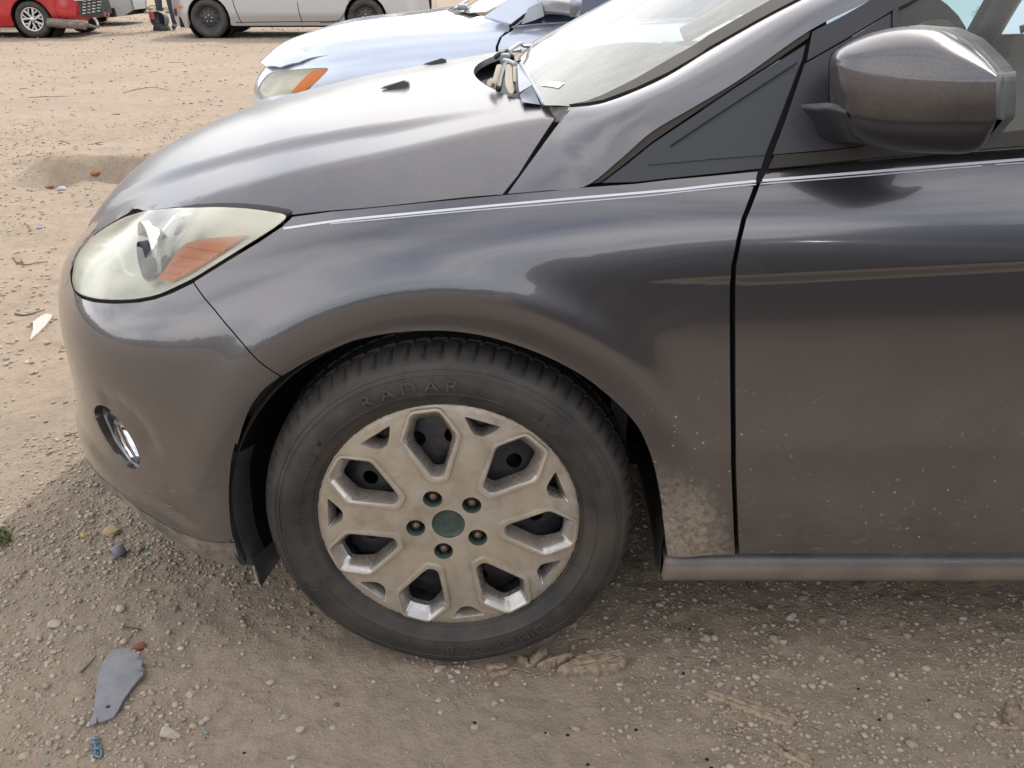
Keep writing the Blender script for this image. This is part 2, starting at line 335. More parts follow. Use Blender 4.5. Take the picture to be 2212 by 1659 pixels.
_f2=_spl([-.7,-.5,-.35,-.2,-.1,-.03,0,.05,.1],[.09,.03,.005,0,.008,.03,.05,.10,.16])
def side2(s,z,off=0.):
    s=np.asarray(s,float);z=np.asarray(z,float)
    f=lambda q:_pf2(-q)
    p=f(s);d=f(s-1e-4)-f(s+1e-4);l=np.hypot(d[...,0],d[...,1])
    n=np.stack([d[...,1]/l,-d[...,0]/l],-1)
    i=_f2(z-_zc2(s))-off
    return np.stack([p[...,0]+n[...,0]*i,p[...,1]+n[...,1]*i,z+0*s],-1)
def gh2(x,z,off=0.):
    x=np.asarray(x,float);z=np.asarray(z,float)
    return np.stack([x+0*z,2.945+.42*(z-.92)-off*.92,z+off*.39+0*x],-1)
def wind2(x,y):
    t=np.abs(np.asarray(y,float)-3.8)/.7
    return .975+.50*(np.asarray(x,float)+.17)-.07*t**2.2
# measured outlines, in metres: surface coordinates of each panel or world points
O={
 'fender_top':[(-0.2288,0.8342),(-0.1655,0.8449),(-0.0165,0.8628),(0.1004,0.8756),(0.1094,0.8767),(0.1723,0.883),(0.2139,0.8876),(0.2875,0.893),(0.3345,0.8983),(0.4033,0.9041),(0.4623,0.9095)],
 'fender_rear':[(0.4579,0.8973),(0.4464,0.8714),(0.4375,0.8496),(0.4322,0.8213),(0.4316,0.8125),(0.4277,0.7816),(0.4289,0.7551),(0.4327,0.7094),(0.4468,0.5707),(0.4594,0.4567),(0.4787,0.3277),(0.4898,0.2633)],
 'fender_bot':[(0.4321,0.2645),(0.3765,0.2556)],
 'arch_rear':[(0.3709,0.2804),(0.3618,0.3366),(0.3534,0.3853),(0.3375,0.4489),(0.3148,0.5055),(0.2909,0.5398),(0.2619,0.5694),(0.2216,0.603),(0.1717,0.6323),(0.119,0.6543),(0.0668,0.6693),(0.0145,0.6762),(-0.0381,0.6754),(-0.0913,0.6689),(-0.1454,0.6538),(-0.2009,0.6287),(-0.2481,0.6006)],
 'seam':[(-0.2512,0.6014),(-0.281,0.6291),(-0.3205,0.6698),(-0.3515,0.7007),(-0.3947,0.7355)],
 'fender_hl':[(-0.3927,0.7376),(-0.3552,0.7579),(-0.3169,0.7789),(-0.2799,0.7991),(-0.2444,0.8207),(-0.2304,0.8325)],
 'arch_front':[(-0.2535,0.598),(-0.2802,0.5777),(-0.3045,0.5477),(-0.3231,0.5117),(-0.3385,0.4746),(-0.34,0.4792),(-0.3519,0.4487),(-0.362,0.4095),(-0.3699,0.3696),(-0.3759,0.3206),(-0.3773,0.2867),(-0.3752,0.2739)],
 'bump_bot':[(-0.3914,0.2763),(-0.409,0.2773),(-0.4496,0.2827),(-0.4898,0.2913),(-0.5291,0.3064),(-0.5585,0.3143),(-0.6129,0.3357)],
 'lip_bot':[(-0.3751,0.2719),(-0.3763,0.2484),(-0.3751,0.2229),(-0.3888,0.2226),(-0.4049,0.2249),(-0.4282,0.2351),(-0.4744,0.246),(-0.5159,0.2639),(-0.5541,0.2875),(-0.5786,0.3022),(-0.6231,0.3169)],
 'bump_hl':[(-0.4371,0.7162),(-0.4712,0.7039),(-0.5084,0.6943),(-0.5715,0.6829),(-0.6354,0.6735),(-0.6948,0.6669),(-0.7539,0.6648),(-0.8097,0.6678),(-0.863,0.6736)],
 'lens':[(-0.238,0.8339),(-0.2679,0.8362),(-0.3012,0.8357),(-0.3381,0.8335),(-0.4135,0.826),(-0.5434,0.8089),(-0.6997,0.7904),(-0.8124,0.7749),(-0.9103,0.7521),(-0.9426,0.7349),(-0.9492,0.7197),(-0.9403,0.7066)],
 'lens2':[(-0.8322,0.6807),(-0.7924,0.6736),(-0.74,0.6697),(-0.6891,0.6732),(-0.633,0.6796),(-0.5752,0.6877),(-0.5269,0.6956),(-0.485,0.7052),(-0.4611,0.7125),(-0.4387,0.7216),(-0.3961,0.7404),(-0.356,0.7619),(-0.3177,0.7829),(-0.2807,0.8036),(-0.253,0.82)],
 'fog':[(-0.6538,0.478),(-0.6383,0.4922),(-0.6161,0.5007),(-0.5977,0.5001),(-0.5778,0.4923),(-0.5616,0.477),(-0.5472,0.4584),(-0.5384,0.438),(-0.5365,0.4182),(-0.5424,0.4024),(-0.5585,0.3934),(-0.579,0.3953),(-0.6019,0.4085),(-0.6256,0.4263),(-0.6458,0.4475),(-0.6567,0.4641)],
 'scoop':[(-0.5915,0.518),(-0.559,0.5195),(-0.5306,0.5071),(-0.5096,0.4851),(-0.4991,0.4578)],
 'amber':[(-0.4926,0.7223),(-0.4815,0.7354),(-0.4688,0.7555),(-0.4632,0.7673),(-0.444,0.7793),(-0.3916,0.7906),(-0.3034,0.8032),(-0.3393,0.7835),(-0.3785,0.7615),(-0.42,0.7408),(-0.4506,0.7266)],
 'projector':[(-0.6227,0.7409),(-0.5838,0.7505),(-0.5278,0.7487),(-0.5103,0.74),(-0.5087,0.7245),(-0.5256,0.7125),(-0.555,0.7163),(-0.5953,0.7263)],
 'door_top':[(0.4752,0.91),(0.563,0.918),(0.6315,0.9245),(0.7226,0.9318),(0.8391,0.939)],
 'door_front':[(0.4657,0.8963),(0.4543,0.8708),(0.445,0.8497),(0.4394,0.8213),(0.4383,0.8126),(0.4348,0.7817),(0.4413,0.7094),(0.4551,0.5707),(0.4676,0.4568),(0.4865,0.3277),(0.4973,0.2666)],
 'door_bot':[(0.6027,0.2693),(0.9717,0.279)],
 'ps1':[(-0.2401,0.8183),(-0.1387,0.8357),(0.0079,0.8531),(0.1723,0.8706),(0.3103,0.8829),(0.3479,0.886),(0.4027,0.8919),(0.4585,0.8971)],
 'ps1d':[(0.4676,0.8979),(0.5391,0.9033),(0.6525,0.9119),(0.7432,0.9187),(0.8368,0.9254)],
 'ps2':[(-0.1639,0.8289),(-0.1385,0.8325),(0.008,0.8496),(0.1723,0.8659),(0.3102,0.8783),(0.3478,0.8826),(0.4026,0.888),(0.4583,0.8932)],
 'ps2d':[(0.4663,0.8938),(0.5388,0.8992),(0.6521,0.9078),(0.7767,0.9173)],
 'ps2e':[(0.7949,0.9189),(0.8361,0.9212)],
 'hood_side':[(0.1887,0.2616),(0.1743,0.1997),(0.1488,0.1445),(0.1176,0.0763),(0.0954,0.0412),(-0.0191,0.0637),(-0.1736,0.0964),(-0.2362,0.1081),(-0.2564,0.1182),(-0.2875,0.1366),(-0.3408,0.1649),(-0.397,0.1954),(-0.4582,0.2324),(-0.5166,0.2793),(-0.5523,0.3099),(-0.5715,0.3305),(-0.5963,0.3645),(-0.6174,0.3876),(-0.6279,0.3837),(-0.674,0.4104),(-0.7186,0.4407),(-0.778,0.5052)],
 'noz1':(-0.1474,0.7154),
 'hood_rear':[(0.1792,0.2795),(0.158,0.2972),(0.1391,0.3164),(0.111,0.3644),(0.0772,0.453),(0.048,0.5804),(0.0214,0.7548),(0.0048,0.9098)],
 'pillar_lo':[(0.1063,0.0314,0.8786),(0.1614,0.0299,0.8841),(0.2149,0.0287,0.8902),(0.2655,0.0404,0.9258),(0.3111,0.0532,0.9621),(0.3688,0.0634,0.9939),(0.4341,0.0756,1.0307),(0.5298,0.0981,1.0928),(0.6136,0.1108,1.1317),(0.701,0.1264,1.1763)],
 'pillar_up':[(0.1957,0.1794,0.9698),(0.1985,0.1888,0.9725),(0.2112,0.182,0.9759),(0.2493,0.1599,0.985),(0.2977,0.1602,1.0021),(0.347,0.1725,1.0228),(0.4116,0.2005,1.056),(0.4845,0.205,1.0957),(0.551,0.2068,1.1295),(0.644,0.2203,1.1768)],
 'wind_edge':[(0.1611,0.2502),(0.1994,0.1976),(0.2258,0.1757),(0.2495,0.1636),(0.2981,0.1643),(0.3475,0.1764),(0.4121,0.2041),(0.4852,0.2087),(0.5518,0.2104),(0.6456,0.2258)],
 'wind_seal_in':[(0.1612,0.2563),(0.2237,0.1836),(0.251,0.184),(0.3015,0.1991),(0.3531,0.2217),(0.4187,0.2467),(0.4935,0.2514),(0.5636,0.2611),(0.6606,0.2783)],
 'molding':[(0.2163,0.8878),(0.2658,0.9235),(0.3116,0.9599),(0.3695,0.9918),(0.4349,1.0287),(0.5331,1.0914),(0.5304,1.0811),(0.4797,1.0486),(0.4349,1.0225),(0.3695,0.982),(0.3117,0.9452),(0.2659,0.9108),(0.2383,0.8909)],
 'quarter':[(0.2406,0.8907),(0.2774,0.9163),(0.3117,0.9426),(0.3696,0.9787),(0.4349,1.0192),(0.4797,1.0451),(0.5269,1.0729),(0.5225,1.055),(0.4914,0.9773),(0.472,0.9302),(0.4666,0.913),(0.4045,0.9057),(0.3361,0.8984),(0.2892,0.8927)],
 'quarter_pan':[(0.3357,0.936),(0.4036,0.9779),(0.5154,1.0457),(0.5099,1.0292),(0.4914,0.9815),(0.4702,0.9296),(0.4042,0.9242),(0.3061,0.9145)],
 'sail':[(0.5247,1.0474),(0.5818,1.0772),(0.6424,1.1121),(0.6424,1.077),(0.5826,0.9864),(0.6122,0.9443),(0.5613,0.9375),(0.4816,0.9303),(0.4982,0.9732)],
 'frame':[(0.5349,1.0879),(0.5818,1.1106),(0.6214,1.132),(0.7134,1.1787),(0.7565,1.1785),(0.676,1.13),(0.6428,1.1145),(0.5818,1.0799),(0.5276,1.0509)],
 'divider':[(0.6437,1.1137),(0.6516,1.1188),(0.6494,1.0689),(0.6437,1.0688)],
 'belt_molding':[(0.4754,0.9118),(0.4843,0.9293),(0.5614,0.9359),(0.6277,0.9445),(0.6934,0.9504),(0.8257,0.9656),(0.8264,0.9452),(0.7157,0.9362),(0.6281,0.9285),(0.5617,0.9209)],
 'window':[(0.6476,1.1178),(0.676,1.13),(0.7565,1.1785),(0.9262,1.1779),(0.9302,0.961),(0.65,0.9333)],
 'ws_mark':[(0.1559,0.3786),(0.1658,0.3895),(0.196,0.3226),(0.1851,0.3092)],
 'vin':[(0.308,0.2655)],
 'noz2':(-0.107,1.19),
 'mirror_cap':[[(0.5401,0.0178,1.0563),(0.5429,0.0197,1.0669),(0.5473,0.0046,1.0768),(0.568,0.0027,1.0886),(0.5911,-0.0155,1.0993),(0.6139,-0.0441,1.1053),(0.6375,-0.0744,1.1045),(0.6583,-0.0997,1.0928),(0.6663,-0.1386,1.0795),(0.6656,-0.1705,1.07),(0.6643,-0.185,1.0655)],[(0.5362,0.0057,1.0573),(0.5373,0.0018,1.0673),(0.5401,-0.0179,1.0768),(0.5573,-0.0294,1.0875),(0.5787,-0.0505,1.097),(0.6007,-0.0791,1.1021),(0.6233,-0.1094,1.1016),(0.6429,-0.1347,1.0915),(0.6536,-0.1659,1.0797),(0.6565,-0.1891,1.0708),(0.6571,-0.1994,1.0665)],[(0.5336,-0.0025,1.0576),(0.5336,-0.0104,1.066),(0.5355,-0.0333,1.0743),(0.5506,-0.0514,1.0825),(0.5713,-0.0745,1.0895),(0.593,-0.1031,1.0932),(0.615,-0.1334,1.0931),(0.6335,-0.1587,1.0856),(0.6456,-0.1846,1.0767),(0.6506,-0.2019,1.0699),(0.6523,-0.2093,1.0665)],[(0.5317,-0.0087,1.0575),(0.5312,-0.0196,1.0633),(0.5325,-0.0449,1.0696),(0.5465,-0.0679,1.0739),(0.567,-0.0925,1.0773),(0.5888,-0.1211,1.0788),(0.6103,-0.1514,1.0792),(0.6277,-0.1767,1.0754),(0.6403,-0.1986,1.0711),(0.6466,-0.2115,1.0675),(0.649,-0.2167,1.0657)],[(0.531,-0.0114,1.0567),(0.5306,-0.0237,1.059),(0.532,-0.05,1.0625),(0.5461,-0.0753,1.0612),(0.5672,-0.1005,1.0597),(0.5896,-0.1291,1.0583),(0.611,-0.1594,1.0593),(0.6274,-0.1847,1.0606),(0.6394,-0.2049,1.0625),(0.6455,-0.2158,1.0635),(0.6478,-0.22,1.0639)],[(0.5306,-0.0144,1.0528),(0.5306,-0.0267,1.0525),(0.5321,-0.053,1.0556),(0.5462,-0.0783,1.0542),(0.5673,-0.1035,1.0527),(0.5896,-0.1321,1.0518),(0.611,-0.1624,1.0533),(0.6273,-0.1877,1.0548),(0.6392,-0.2079,1.0569),(0.6453,-0.2188,1.0582),(0.6475,-0.223,1.0591)],[(0.5317,-0.0174,1.0396),(0.533,-0.0297,1.0313),(0.5347,-0.056,1.0329),(0.5491,-0.0813,1.031),(0.5703,-0.1065,1.0299),(0.5926,-0.1351,1.0304),(0.6139,-0.1654,1.0332),(0.6301,-0.1907,1.0358),(0.6421,-0.2109,1.0383),(0.648,-0.2218,1.0406),(0.6499,-0.226,1.0428)],[(0.5349,-0.0144,1.0249),(0.5376,-0.0267,1.0078),(0.5397,-0.053,1.0078),(0.5544,-0.0783,1.0053),(0.576,-0.1035,1.0045),(0.5984,-0.1321,1.0065),(0.6198,-0.1624,1.0108),(0.6361,-0.1877,1.0145),(0.6482,-0.2079,1.0175),(0.654,-0.2188,1.021),(0.6556,-0.223,1.0246)],[(0.5365,-0.0114,1.0209),(0.5395,-0.0237,1.0015),(0.5417,-0.05,1.0011),(0.5566,-0.0753,0.9985),(0.5783,-0.1005,0.9977),(0.6008,-0.1291,1.0001),(0.6223,-0.1594,1.0048),(0.6387,-0.1847,1.0087),(0.6509,-0.2049,1.0118),(0.6567,-0.2158,1.0156),(0.6582,-0.22,1.0197)]],
 'mirror_low':[[(0.5368,-0.0104,1.0205),(0.5398,-0.0227,1.0011),(0.5421,-0.049,1.0007),(0.557,-0.0743,0.9981),(0.5787,-0.0995,0.9973),(0.6012,-0.1281,0.9998),(0.6228,-0.1584,1.0045),(0.6393,-0.1837,1.0084),(0.6515,-0.2039,1.0115),(0.6572,-0.2148,1.0153),(0.6588,-0.219,1.0193)],[(0.5394,-0.0074,1.0099),(0.5414,-0.0197,0.997),(0.5443,-0.046,0.9933),(0.5601,-0.0713,0.9859),(0.5823,-0.0965,0.9836),(0.6052,-0.1251,0.9854),(0.627,-0.1554,0.99),(0.6437,-0.1807,0.9942),(0.6554,-0.2009,1.0003),(0.6596,-0.2118,1.0112),(0.6604,-0.216,1.0186)],[(0.5454,0.0066,0.9988),(0.5466,-0.0057,0.9917),(0.5501,-0.032,0.9849),(0.567,-0.0573,0.973),(0.59,-0.0825,0.9693),(0.6135,-0.1111,0.9706),(0.6361,-0.1414,0.975),(0.6532,-0.1667,0.9795),(0.6647,-0.1869,0.9882),(0.6676,-0.1978,1.0057),(0.6677,-0.202,1.0161)],[(0.5522,0.0246,0.9914),(0.553,0.0123,0.9872),(0.5569,-0.014,0.9787),(0.5745,-0.0393,0.9644),(0.5982,-0.0645,0.9597),(0.6225,-0.0931,0.9607),(0.6457,-0.1234,0.965),(0.6633,-0.1487,0.9697),(0.675,-0.1689,0.9799),(0.6772,-0.1798,1.0011),(0.677,-0.184,1.0131)],[(0.5621,0.0536,0.9851),(0.5629,0.0413,0.982),(0.5672,0.015,0.9726),(0.5857,-0.0103,0.9569),(0.6102,-0.0355,0.9518),(0.6354,-0.0641,0.9525),(0.6597,-0.0944,0.9567),(0.6781,-0.1197,0.9615),(0.6902,-0.1399,0.9724),(0.6923,-0.1508,0.9955),(0.6921,-0.155,1.0085)]],
 'bezel':[[(0.6375,-0.0744,1.1045),(0.6583,-0.0997,1.0928),(0.6663,-0.1386,1.0795),(0.6656,-0.1705,1.07),(0.6643,-0.185,1.0655),(0.6571,-0.1994,1.0665),(0.6523,-0.2093,1.0665),(0.649,-0.2167,1.0657),(0.6478,-0.22,1.0639),(0.6475,-0.223,1.0591),(0.6499,-0.226,1.0428),(0.6556,-0.223,1.0246),(0.6582,-0.22,1.0197),(0.6604,-0.216,1.0186),(0.6677,-0.202,1.0161),(0.677,-0.184,1.0131),(0.6921,-0.155,1.0085)],[(0.6495,-0.0644,1.1038),(0.6698,-0.0897,1.0927),(0.6778,-0.1286,1.0775),(0.6759,-0.1605,1.0686),(0.6745,-0.175,1.0639),(0.6681,-0.1894,1.0652),(0.6632,-0.1993,1.0652),(0.6599,-0.2067,1.0644),(0.6587,-0.21,1.0626),(0.6584,-0.213,1.0577),(0.6607,-0.216,1.0413),(0.6663,-0.213,1.0229),(0.6688,-0.21,1.0179),(0.671,-0.206,1.0168),(0.6784,-0.192,1.0143),(0.6878,-0.174,1.0113),(0.703,-0.145,1.0067)],[(0.6684,-0.0344,1.1007),(0.6887,-0.0597,1.09),(0.6973,-0.0986,1.0724),(0.6946,-0.1305,1.064),(0.6931,-0.145,1.0589),(0.6875,-0.1594,1.0607),(0.6827,-0.1693,1.0606),(0.6793,-0.1767,1.0598),(0.6781,-0.18,1.0579),(0.6778,-0.183,1.0529),(0.6802,-0.186,1.0359),(0.6856,-0.183,1.017),(0.6881,-0.18,1.0119),(0.6903,-0.176,1.0108),(0.6978,-0.162,1.0083),(0.7073,-0.144,1.0052),(0.7226,-0.115,1.0006)]],
 'arm':[[(0.509,0.02,1.0011),(0.5202,0,1.0054),(0.5312,-0.035,1.0113),(0.5434,-0.06,1.0092)],[(0.5133,0.012,0.9941),(0.5217,-0.02,0.9989),(0.5316,-0.045,1.0026),(0.5478,-0.065,0.9979)],[(0.5312,0.02,0.9778),(0.5376,-0.012,0.9808),(0.5502,-0.04,0.9812),(0.5667,-0.055,0.9795)],[(0.5446,0.035,0.9555),(0.5587,0.02,0.9515),(0.575,-0.01,0.9558),(0.5958,-0.02,0.9544)]],
 'c2_lens':[(-1.1194,0.7148),(-1.0129,0.7306),(-0.8774,0.7445),(-0.771,0.7504),(-0.7645,0.7425),(-0.8323,0.6831),(-0.8903,0.6415),(-0.9645,0.6336),(-1.0613,0.6178),(-1.1968,0.5901),(-1.2258,0.6039),(-1.2065,0.6475),(-1.1742,0.6851)],
 'c2_amber':[(-0.8419,0.7385),(-0.7742,0.7425),(-0.771,0.7366),(-0.8355,0.6831),(-0.8935,0.6455),(-0.9548,0.6435),(-0.9032,0.691)],
 'c2_gap_side':[(0,0.8395),(0.0161,0.8771),(0.0645,0.9167)],
 'c2_shut':[(-0.3085,3.3135),(-0.2267,3.3378),(-0.1472,3.3593)],
 'c2_tip':[(-1.1195,3.23),(-1.1352,3.2433),(-1.143,3.2517)],
 'c2_belt':[(0.0592,0.9201),(0.214,0.9344),(0.3727,0.9387),(0.3728,0.9332),(0.214,0.9278),(0.0633,0.9153)],
 'c2_sail':[(0.0796,0.9219),(0.2137,1.019),(0.2181,0.9362)],
 'c2_glass':[(0.2177,1.0263),(0.4856,1.0621),(0.7693,1.0612),(0.7708,0.9401),(0.2181,0.9362)],
 'c2_pillar':[(-0.0021,0.9663),(0.0632,0.9304),(0.1202,0.9678),(0.2136,1.0263),(0.4844,1.2084),(0.3223,1.209),(0.063,1.0268),(0.0305,1.0049)],
 'cowl_fins':[[[(0.0703,0.66,0.9897),(0.0682,0.57,0.9835),(0.0661,0.49,0.975),(0.069,0.46,0.9719)],[(0.0774,0.66,0.9911),(0.0742,0.57,0.9809),(0.0726,0.49,0.9725),(0.0748,0.46,0.969)],[(0.0851,0.66,0.987),(0.0817,0.57,0.9809),(0.0798,0.49,0.9737),(0.079,0.46,0.9706)]],[[(0.0896,0.62,0.9937),(0.0902,0.54,0.9842),(0.0921,0.46,0.9761),(0.0989,0.4,0.9697)],[(0.0958,0.62,0.995),(0.0974,0.54,0.9842),(0.0987,0.46,0.9748),(0.1034,0.4,0.967)],[(0.1034,0.62,0.993),(0.1038,0.54,0.9842),(0.1051,0.46,0.976),(0.1079,0.4,0.9685)]],[[(0.1046,0.6,0.9944),(0.1055,0.53,0.9853),(0.1065,0.48,0.9785)],[(0.1078,0.6,0.9944),(0.1099,0.53,0.9852),(0.1104,0.48,0.9779)],[(0.1119,0.6,0.9937),(0.1143,0.53,0.9852),(0.1149,0.48,0.9773)]],[[(0.0652,0.5,0.9825),(0.0586,0.5,0.9788),(0.056,0.5,0.9751)],[(0.0669,0.47,0.9822),(0.0624,0.47,0.9774),(0.0584,0.47,0.9737)],[(0.0686,0.44,0.9809),(0.0673,0.44,0.9773),(0.066,0.44,0.9743)]],[[(0.0981,0.95,0.9865),(0.1041,0.85,0.9852),(0.1062,0.8,0.9841)],[(0.1078,0.95,0.988),(0.1088,0.85,0.9866),(0.1108,0.8,0.9841)],[(0.1226,0.9,0.9909),(0.1134,0.85,0.9881),(0.1123,0.8,0.9841)]]],
 'cowl_cap':[[(0.1128,0.58,0.9983),(0.1151,0.49,0.9897),(0.1168,0.4,0.9809),(0.1189,0.36,0.9743)],[(0.1168,0.58,0.9996),(0.1226,0.49,0.9909),(0.1273,0.41,0.9844),(0.1286,0.37,0.9788)],[(0.1202,0.58,1.0002),(0.1284,0.49,0.9921),(0.1372,0.41,0.9867),(0.1407,0.38,0.9839)]],
 'cowl_navy':[[(0.1198,0.35,0.9727),(0.1215,0.33,0.9691),(0.1257,0.3,0.9664)],[(0.1292,0.36,0.9789),(0.1351,0.33,0.9713),(0.1408,0.29,0.9655)],[(0.14,0.37,0.9834),(0.147,0.33,0.9747),(0.154,0.28,0.9652)]],
 'cowl_seal':[(0.1202,0.575,1.001),(0.1304,0.49,0.9921),(0.1403,0.41,0.9844),(0.1483,0.35,0.9778),(0.1556,0.31,0.9706),(0.1604,0.27,0.9666)],
 'wind_bot':[(0.1601,0.2547),(0.1554,0.297),(0.1484,0.3584),(0.1405,0.4382),(0.1304,0.557),(0.121,0.7075)],
 'wiper1':[(0.0856,0.78,1.0016),(0.0919,0.8,1.0041),(0.1144,0.93,1.0085),(0.1208,0.95,1.0054)],
 'wiper_blade':[[(0.1176,0.94,1.0084),(0.1388,1.02,1.0049),(0.1606,1.1,1.0008)],[(0.12,0.94,1.0062),(0.1405,1.02,1.0021),(0.1632,1.1,0.9973)],[(0.1264,0.93,1.0044),(0.1438,1.01,0.9974),(0.1587,1.08,0.9905)]],
 'wiper_piv':(0.0875,0.72,1.0008),
 'wiper2':[(0.0629,0.76,0.9937),(0.0711,0.76,1.0007),(0.0798,0.77,1.0032),(0.0916,0.78,1.0058),(0.1011,0.74,0.9976)],
 'wiper3':[(0.0833,0.68,0.9958),(0.0907,0.67,0.9967),(0.1112,0.6,0.9967)],
 'wiper4':[(0.0884,0.64,0.9917),(0.0842,0.58,0.9849),(0.0814,0.53,0.9778),(0.0795,0.45,0.9688)],
 'grey_piece':[(-0.6555,0.0217),(-0.6227,0.0242),(-0.5936,0.0053),(-0.5792,-0.0133),(-0.5776,-0.0235),(-0.5701,-0.0287),(-0.5675,-0.0416),(-0.5755,-0.0692),(-0.5805,-0.096),(-0.581,-0.1219),(-0.5825,-0.1363),(-0.5958,-0.1465),(-0.6047,-0.1473),(-0.6113,-0.1349),(-0.6062,-0.1501),(-0.6115,-0.1551),(-0.6178,-0.1516),(-0.6236,-0.1187),(-0.6444,-0.0621),(-0.6549,-0.0182)],
 'grey_hole':(-0.6005,-0.1148),
 'shard':[(-1.6659,1.7467),(-1.6563,1.7876),(-1.6241,1.7713),(-1.6065,1.6993),(-1.5918,1.6001),(-1.5894,1.5374),(-1.6233,1.6223),(-1.6607,1.699)],
 'tube_bit':[(-0.7832,0.3312),(-0.7592,0.3169),(-0.7593,0.3344),(-0.7775,0.3139)],
 'bluebits':[(-0.5933,-0.1835),(-0.5909,-0.1919),(-0.5822,-0.2034),(-0.5806,-0.2149),(-0.5691,-0.2196),(-0.5723,-0.2083)],
 'stones':[(-0.4714,-0.1719,0.013,0.42),(-0.4298,-0.1868,0.0051,0.84),(-0.4682,-0.0758,0.0065,0.84),(-0.5168,-0.1083,0.0037,0.77),(-0.803,0.1032,0.0096,0.83),(-0.7449,0.0921,0.0072,0.53),(-0.8572,0.0524,0.0047,1.2),(-0.5917,0.0353,0.0043,0.79),(-0.569,0.0368,0.0037,0.92),(-0.738,-0.0863,0.004,1.07),(-0.2866,-0.1296,0.0067,0.62),(-0.1984,-0.15,0.0047,1),(-0.252,-0.1575,0.0061,0.59),(-0.5716,-0.1071,0.0046,0.88),(-0.5805,-0.0009,0.0051,1.18),(-0.5272,-0.2208,0.0045,0.65),(-0.4113,-0.2324,0.0058,0.82),(-0.4199,-0.2115,0.0043,0.56),(-0.4338,-0.2214,0.0045,0.65),(-0.2521,-0.2146,0.0066,0.6),(-0.5612,0.0532,0.0034,0.91),(-0.8132,0.0052,0.0046,0.6),(-0.7686,0.0014,0.0052,0.71),(-0.7679,0.0248,0.0046,0.93),(-0.7892,0.062,0.0041,0.77),(-0.8622,0.0749,0.0038,1),(-0.8659,0.0435,0.0037,0.75),(0.6671,0.1469,0.0107,0.6),(0.7634,0.1257,0.0064,0.83),(0.4072,0.0741,0.0073,0.64),(0.4274,0.078,0.0042,1.12),(0.4775,0.077,0.0052,0.8),(0.6926,0.0319,0.0056,0.82),(0.4879,0.0109,0.0065,1.23),(0.4696,-0.0072,0.004,0.88),(0.4266,-0.0424,0.0039,1.12),(0.4115,-0.0458,0.0034,1.14),(0.3036,-0.0436,0.0044,0.78),(0.4847,-0.0431,0.0063,0.69),(0.0779,-0.0939,0.0047,1.3),(0.045,-0.1454,0.0051,0.73),(1.002,0.132,0.0069,0.62),(0.4093,0.1828,0.006,1),(0.3901,0.162,0.006,0.73),(0.2648,0.0749,0.0042,0.75),(0.3742,0.2338,0.0051,0.56),(0.4558,0.0417,0.0046,0.56),(-0.0225,-0.0855,0.0043,1.11),(-0.0149,-0.1133,0.0038,1),(0.9075,-0.1925,0.0035,0.75),(0.67,-0.1978,0.0035,0.75),(1.0427,0.0901,0.0041,0.88)],
 'wood':{'plank_a':[(0.1915,-0.0202),(0.1959,-0.0079),(0.2174,0.006),(0.2307,0.0202),(0.2646,0.0369),(0.3104,0.0373),(0.3199,0.0211),(0.3189,-0.0033),(0.3004,-0.0157),(0.2753,-0.0207),(0.2358,-0.0231),(0.2062,-0.0248)],'frag_b':[(0.1547,-0.0049),(0.1624,0.0055),(0.1929,0.0198),(0.2083,0.027),(0.2231,0.0201),(0.2126,0.0095),(0.1871,-0.0032),(0.1621,-0.0103)],'frag_c':[(0.1398,0.0053),(0.1434,0.0193),(0.1628,0.0358),(0.1731,0.0388),(0.1702,0.0196),(0.1548,0.0019),(0.1448,-0.0037)],'frag_d':[(0.0577,-0.0073),(0.0612,0.0045),(0.0972,0.0069),(0.1074,-0.0054),(0.0976,-0.011),(0.0629,-0.0141)],'frag_e':[(0.0634,-0.0276),(0.0778,-0.0139),(0.1075,-0.0109),(0.1027,-0.0204),(0.0871,-0.0293),(0.0647,-0.0362)],'frag_f':[(0.1163,0.0071),(0.1197,0.0169),(0.1373,0.0157),(0.1383,0.0032),(0.1498,-0.0036),(0.1323,-0.0038)],'plank_g':[(0.445,-0.0616),(0.4652,-0.0563),(0.5061,-0.0674),(0.5494,-0.0858),(0.5904,-0.1087),(0.6014,-0.123),(0.5913,-0.1396),(0.5696,-0.1351),(0.5452,-0.1224),(0.5041,-0.0986),(0.4701,-0.0804)],'frag_h':[(0.5848,-0.1466),(0.5684,-0.1398),(0.5852,-0.1367),(0.5926,-0.1512)],'sliver_i':[(0.5201,-0.1605),(0.5352,-0.1632),(0.5684,-0.1908),(0.6039,-0.2131),(0.6004,-0.2174),(0.592,-0.2164),(0.5551,-0.1909),(0.5293,-0.1689)],'sliver_j':[(0.5325,-0.1745),(0.5669,-0.1962),(0.5989,-0.2227),(0.5932,-0.2275),(0.5536,-0.1964)],'sliver_k':[(0.5477,-0.1585),(0.5609,-0.1686),(0.5979,-0.1959),(0.6061,-0.2056),(0.5998,-0.2121),(0.5654,-0.1853)],'frag_l':[(0.5106,-0.1914),(0.5352,-0.1993),(0.5611,-0.2178),(0.5477,-0.219),(0.5207,-0.2049)],'frag_m':[(0.9586,-0.1239),(0.9811,-0.0875),(1.0007,-0.0811),(0.9877,-0.1117),(0.9649,-0.1298)],'frag_n':[(0.9277,-0.136),(0.9726,-0.1326),(0.9788,-0.1384),(0.9403,-0.1428)],'frag_o':[(0.9255,-0.1213),(0.9399,-0.12),(0.9457,-0.127),(0.9322,-0.1313)],'frag_p':[(1.025,-0.023),(1.0413,-0.0262),(1.037,-0.0348),(1.0265,-0.0296)],'frag_q':[(0.04,-0.0497),(0.059,-0.0396),(0.0762,-0.0407),(0.0596,-0.0527)],'frag_r':[(0.6817,-0.1829),(0.6894,-0.1862),(0.7038,-0.2056),(0.6999,-0.2067)]},
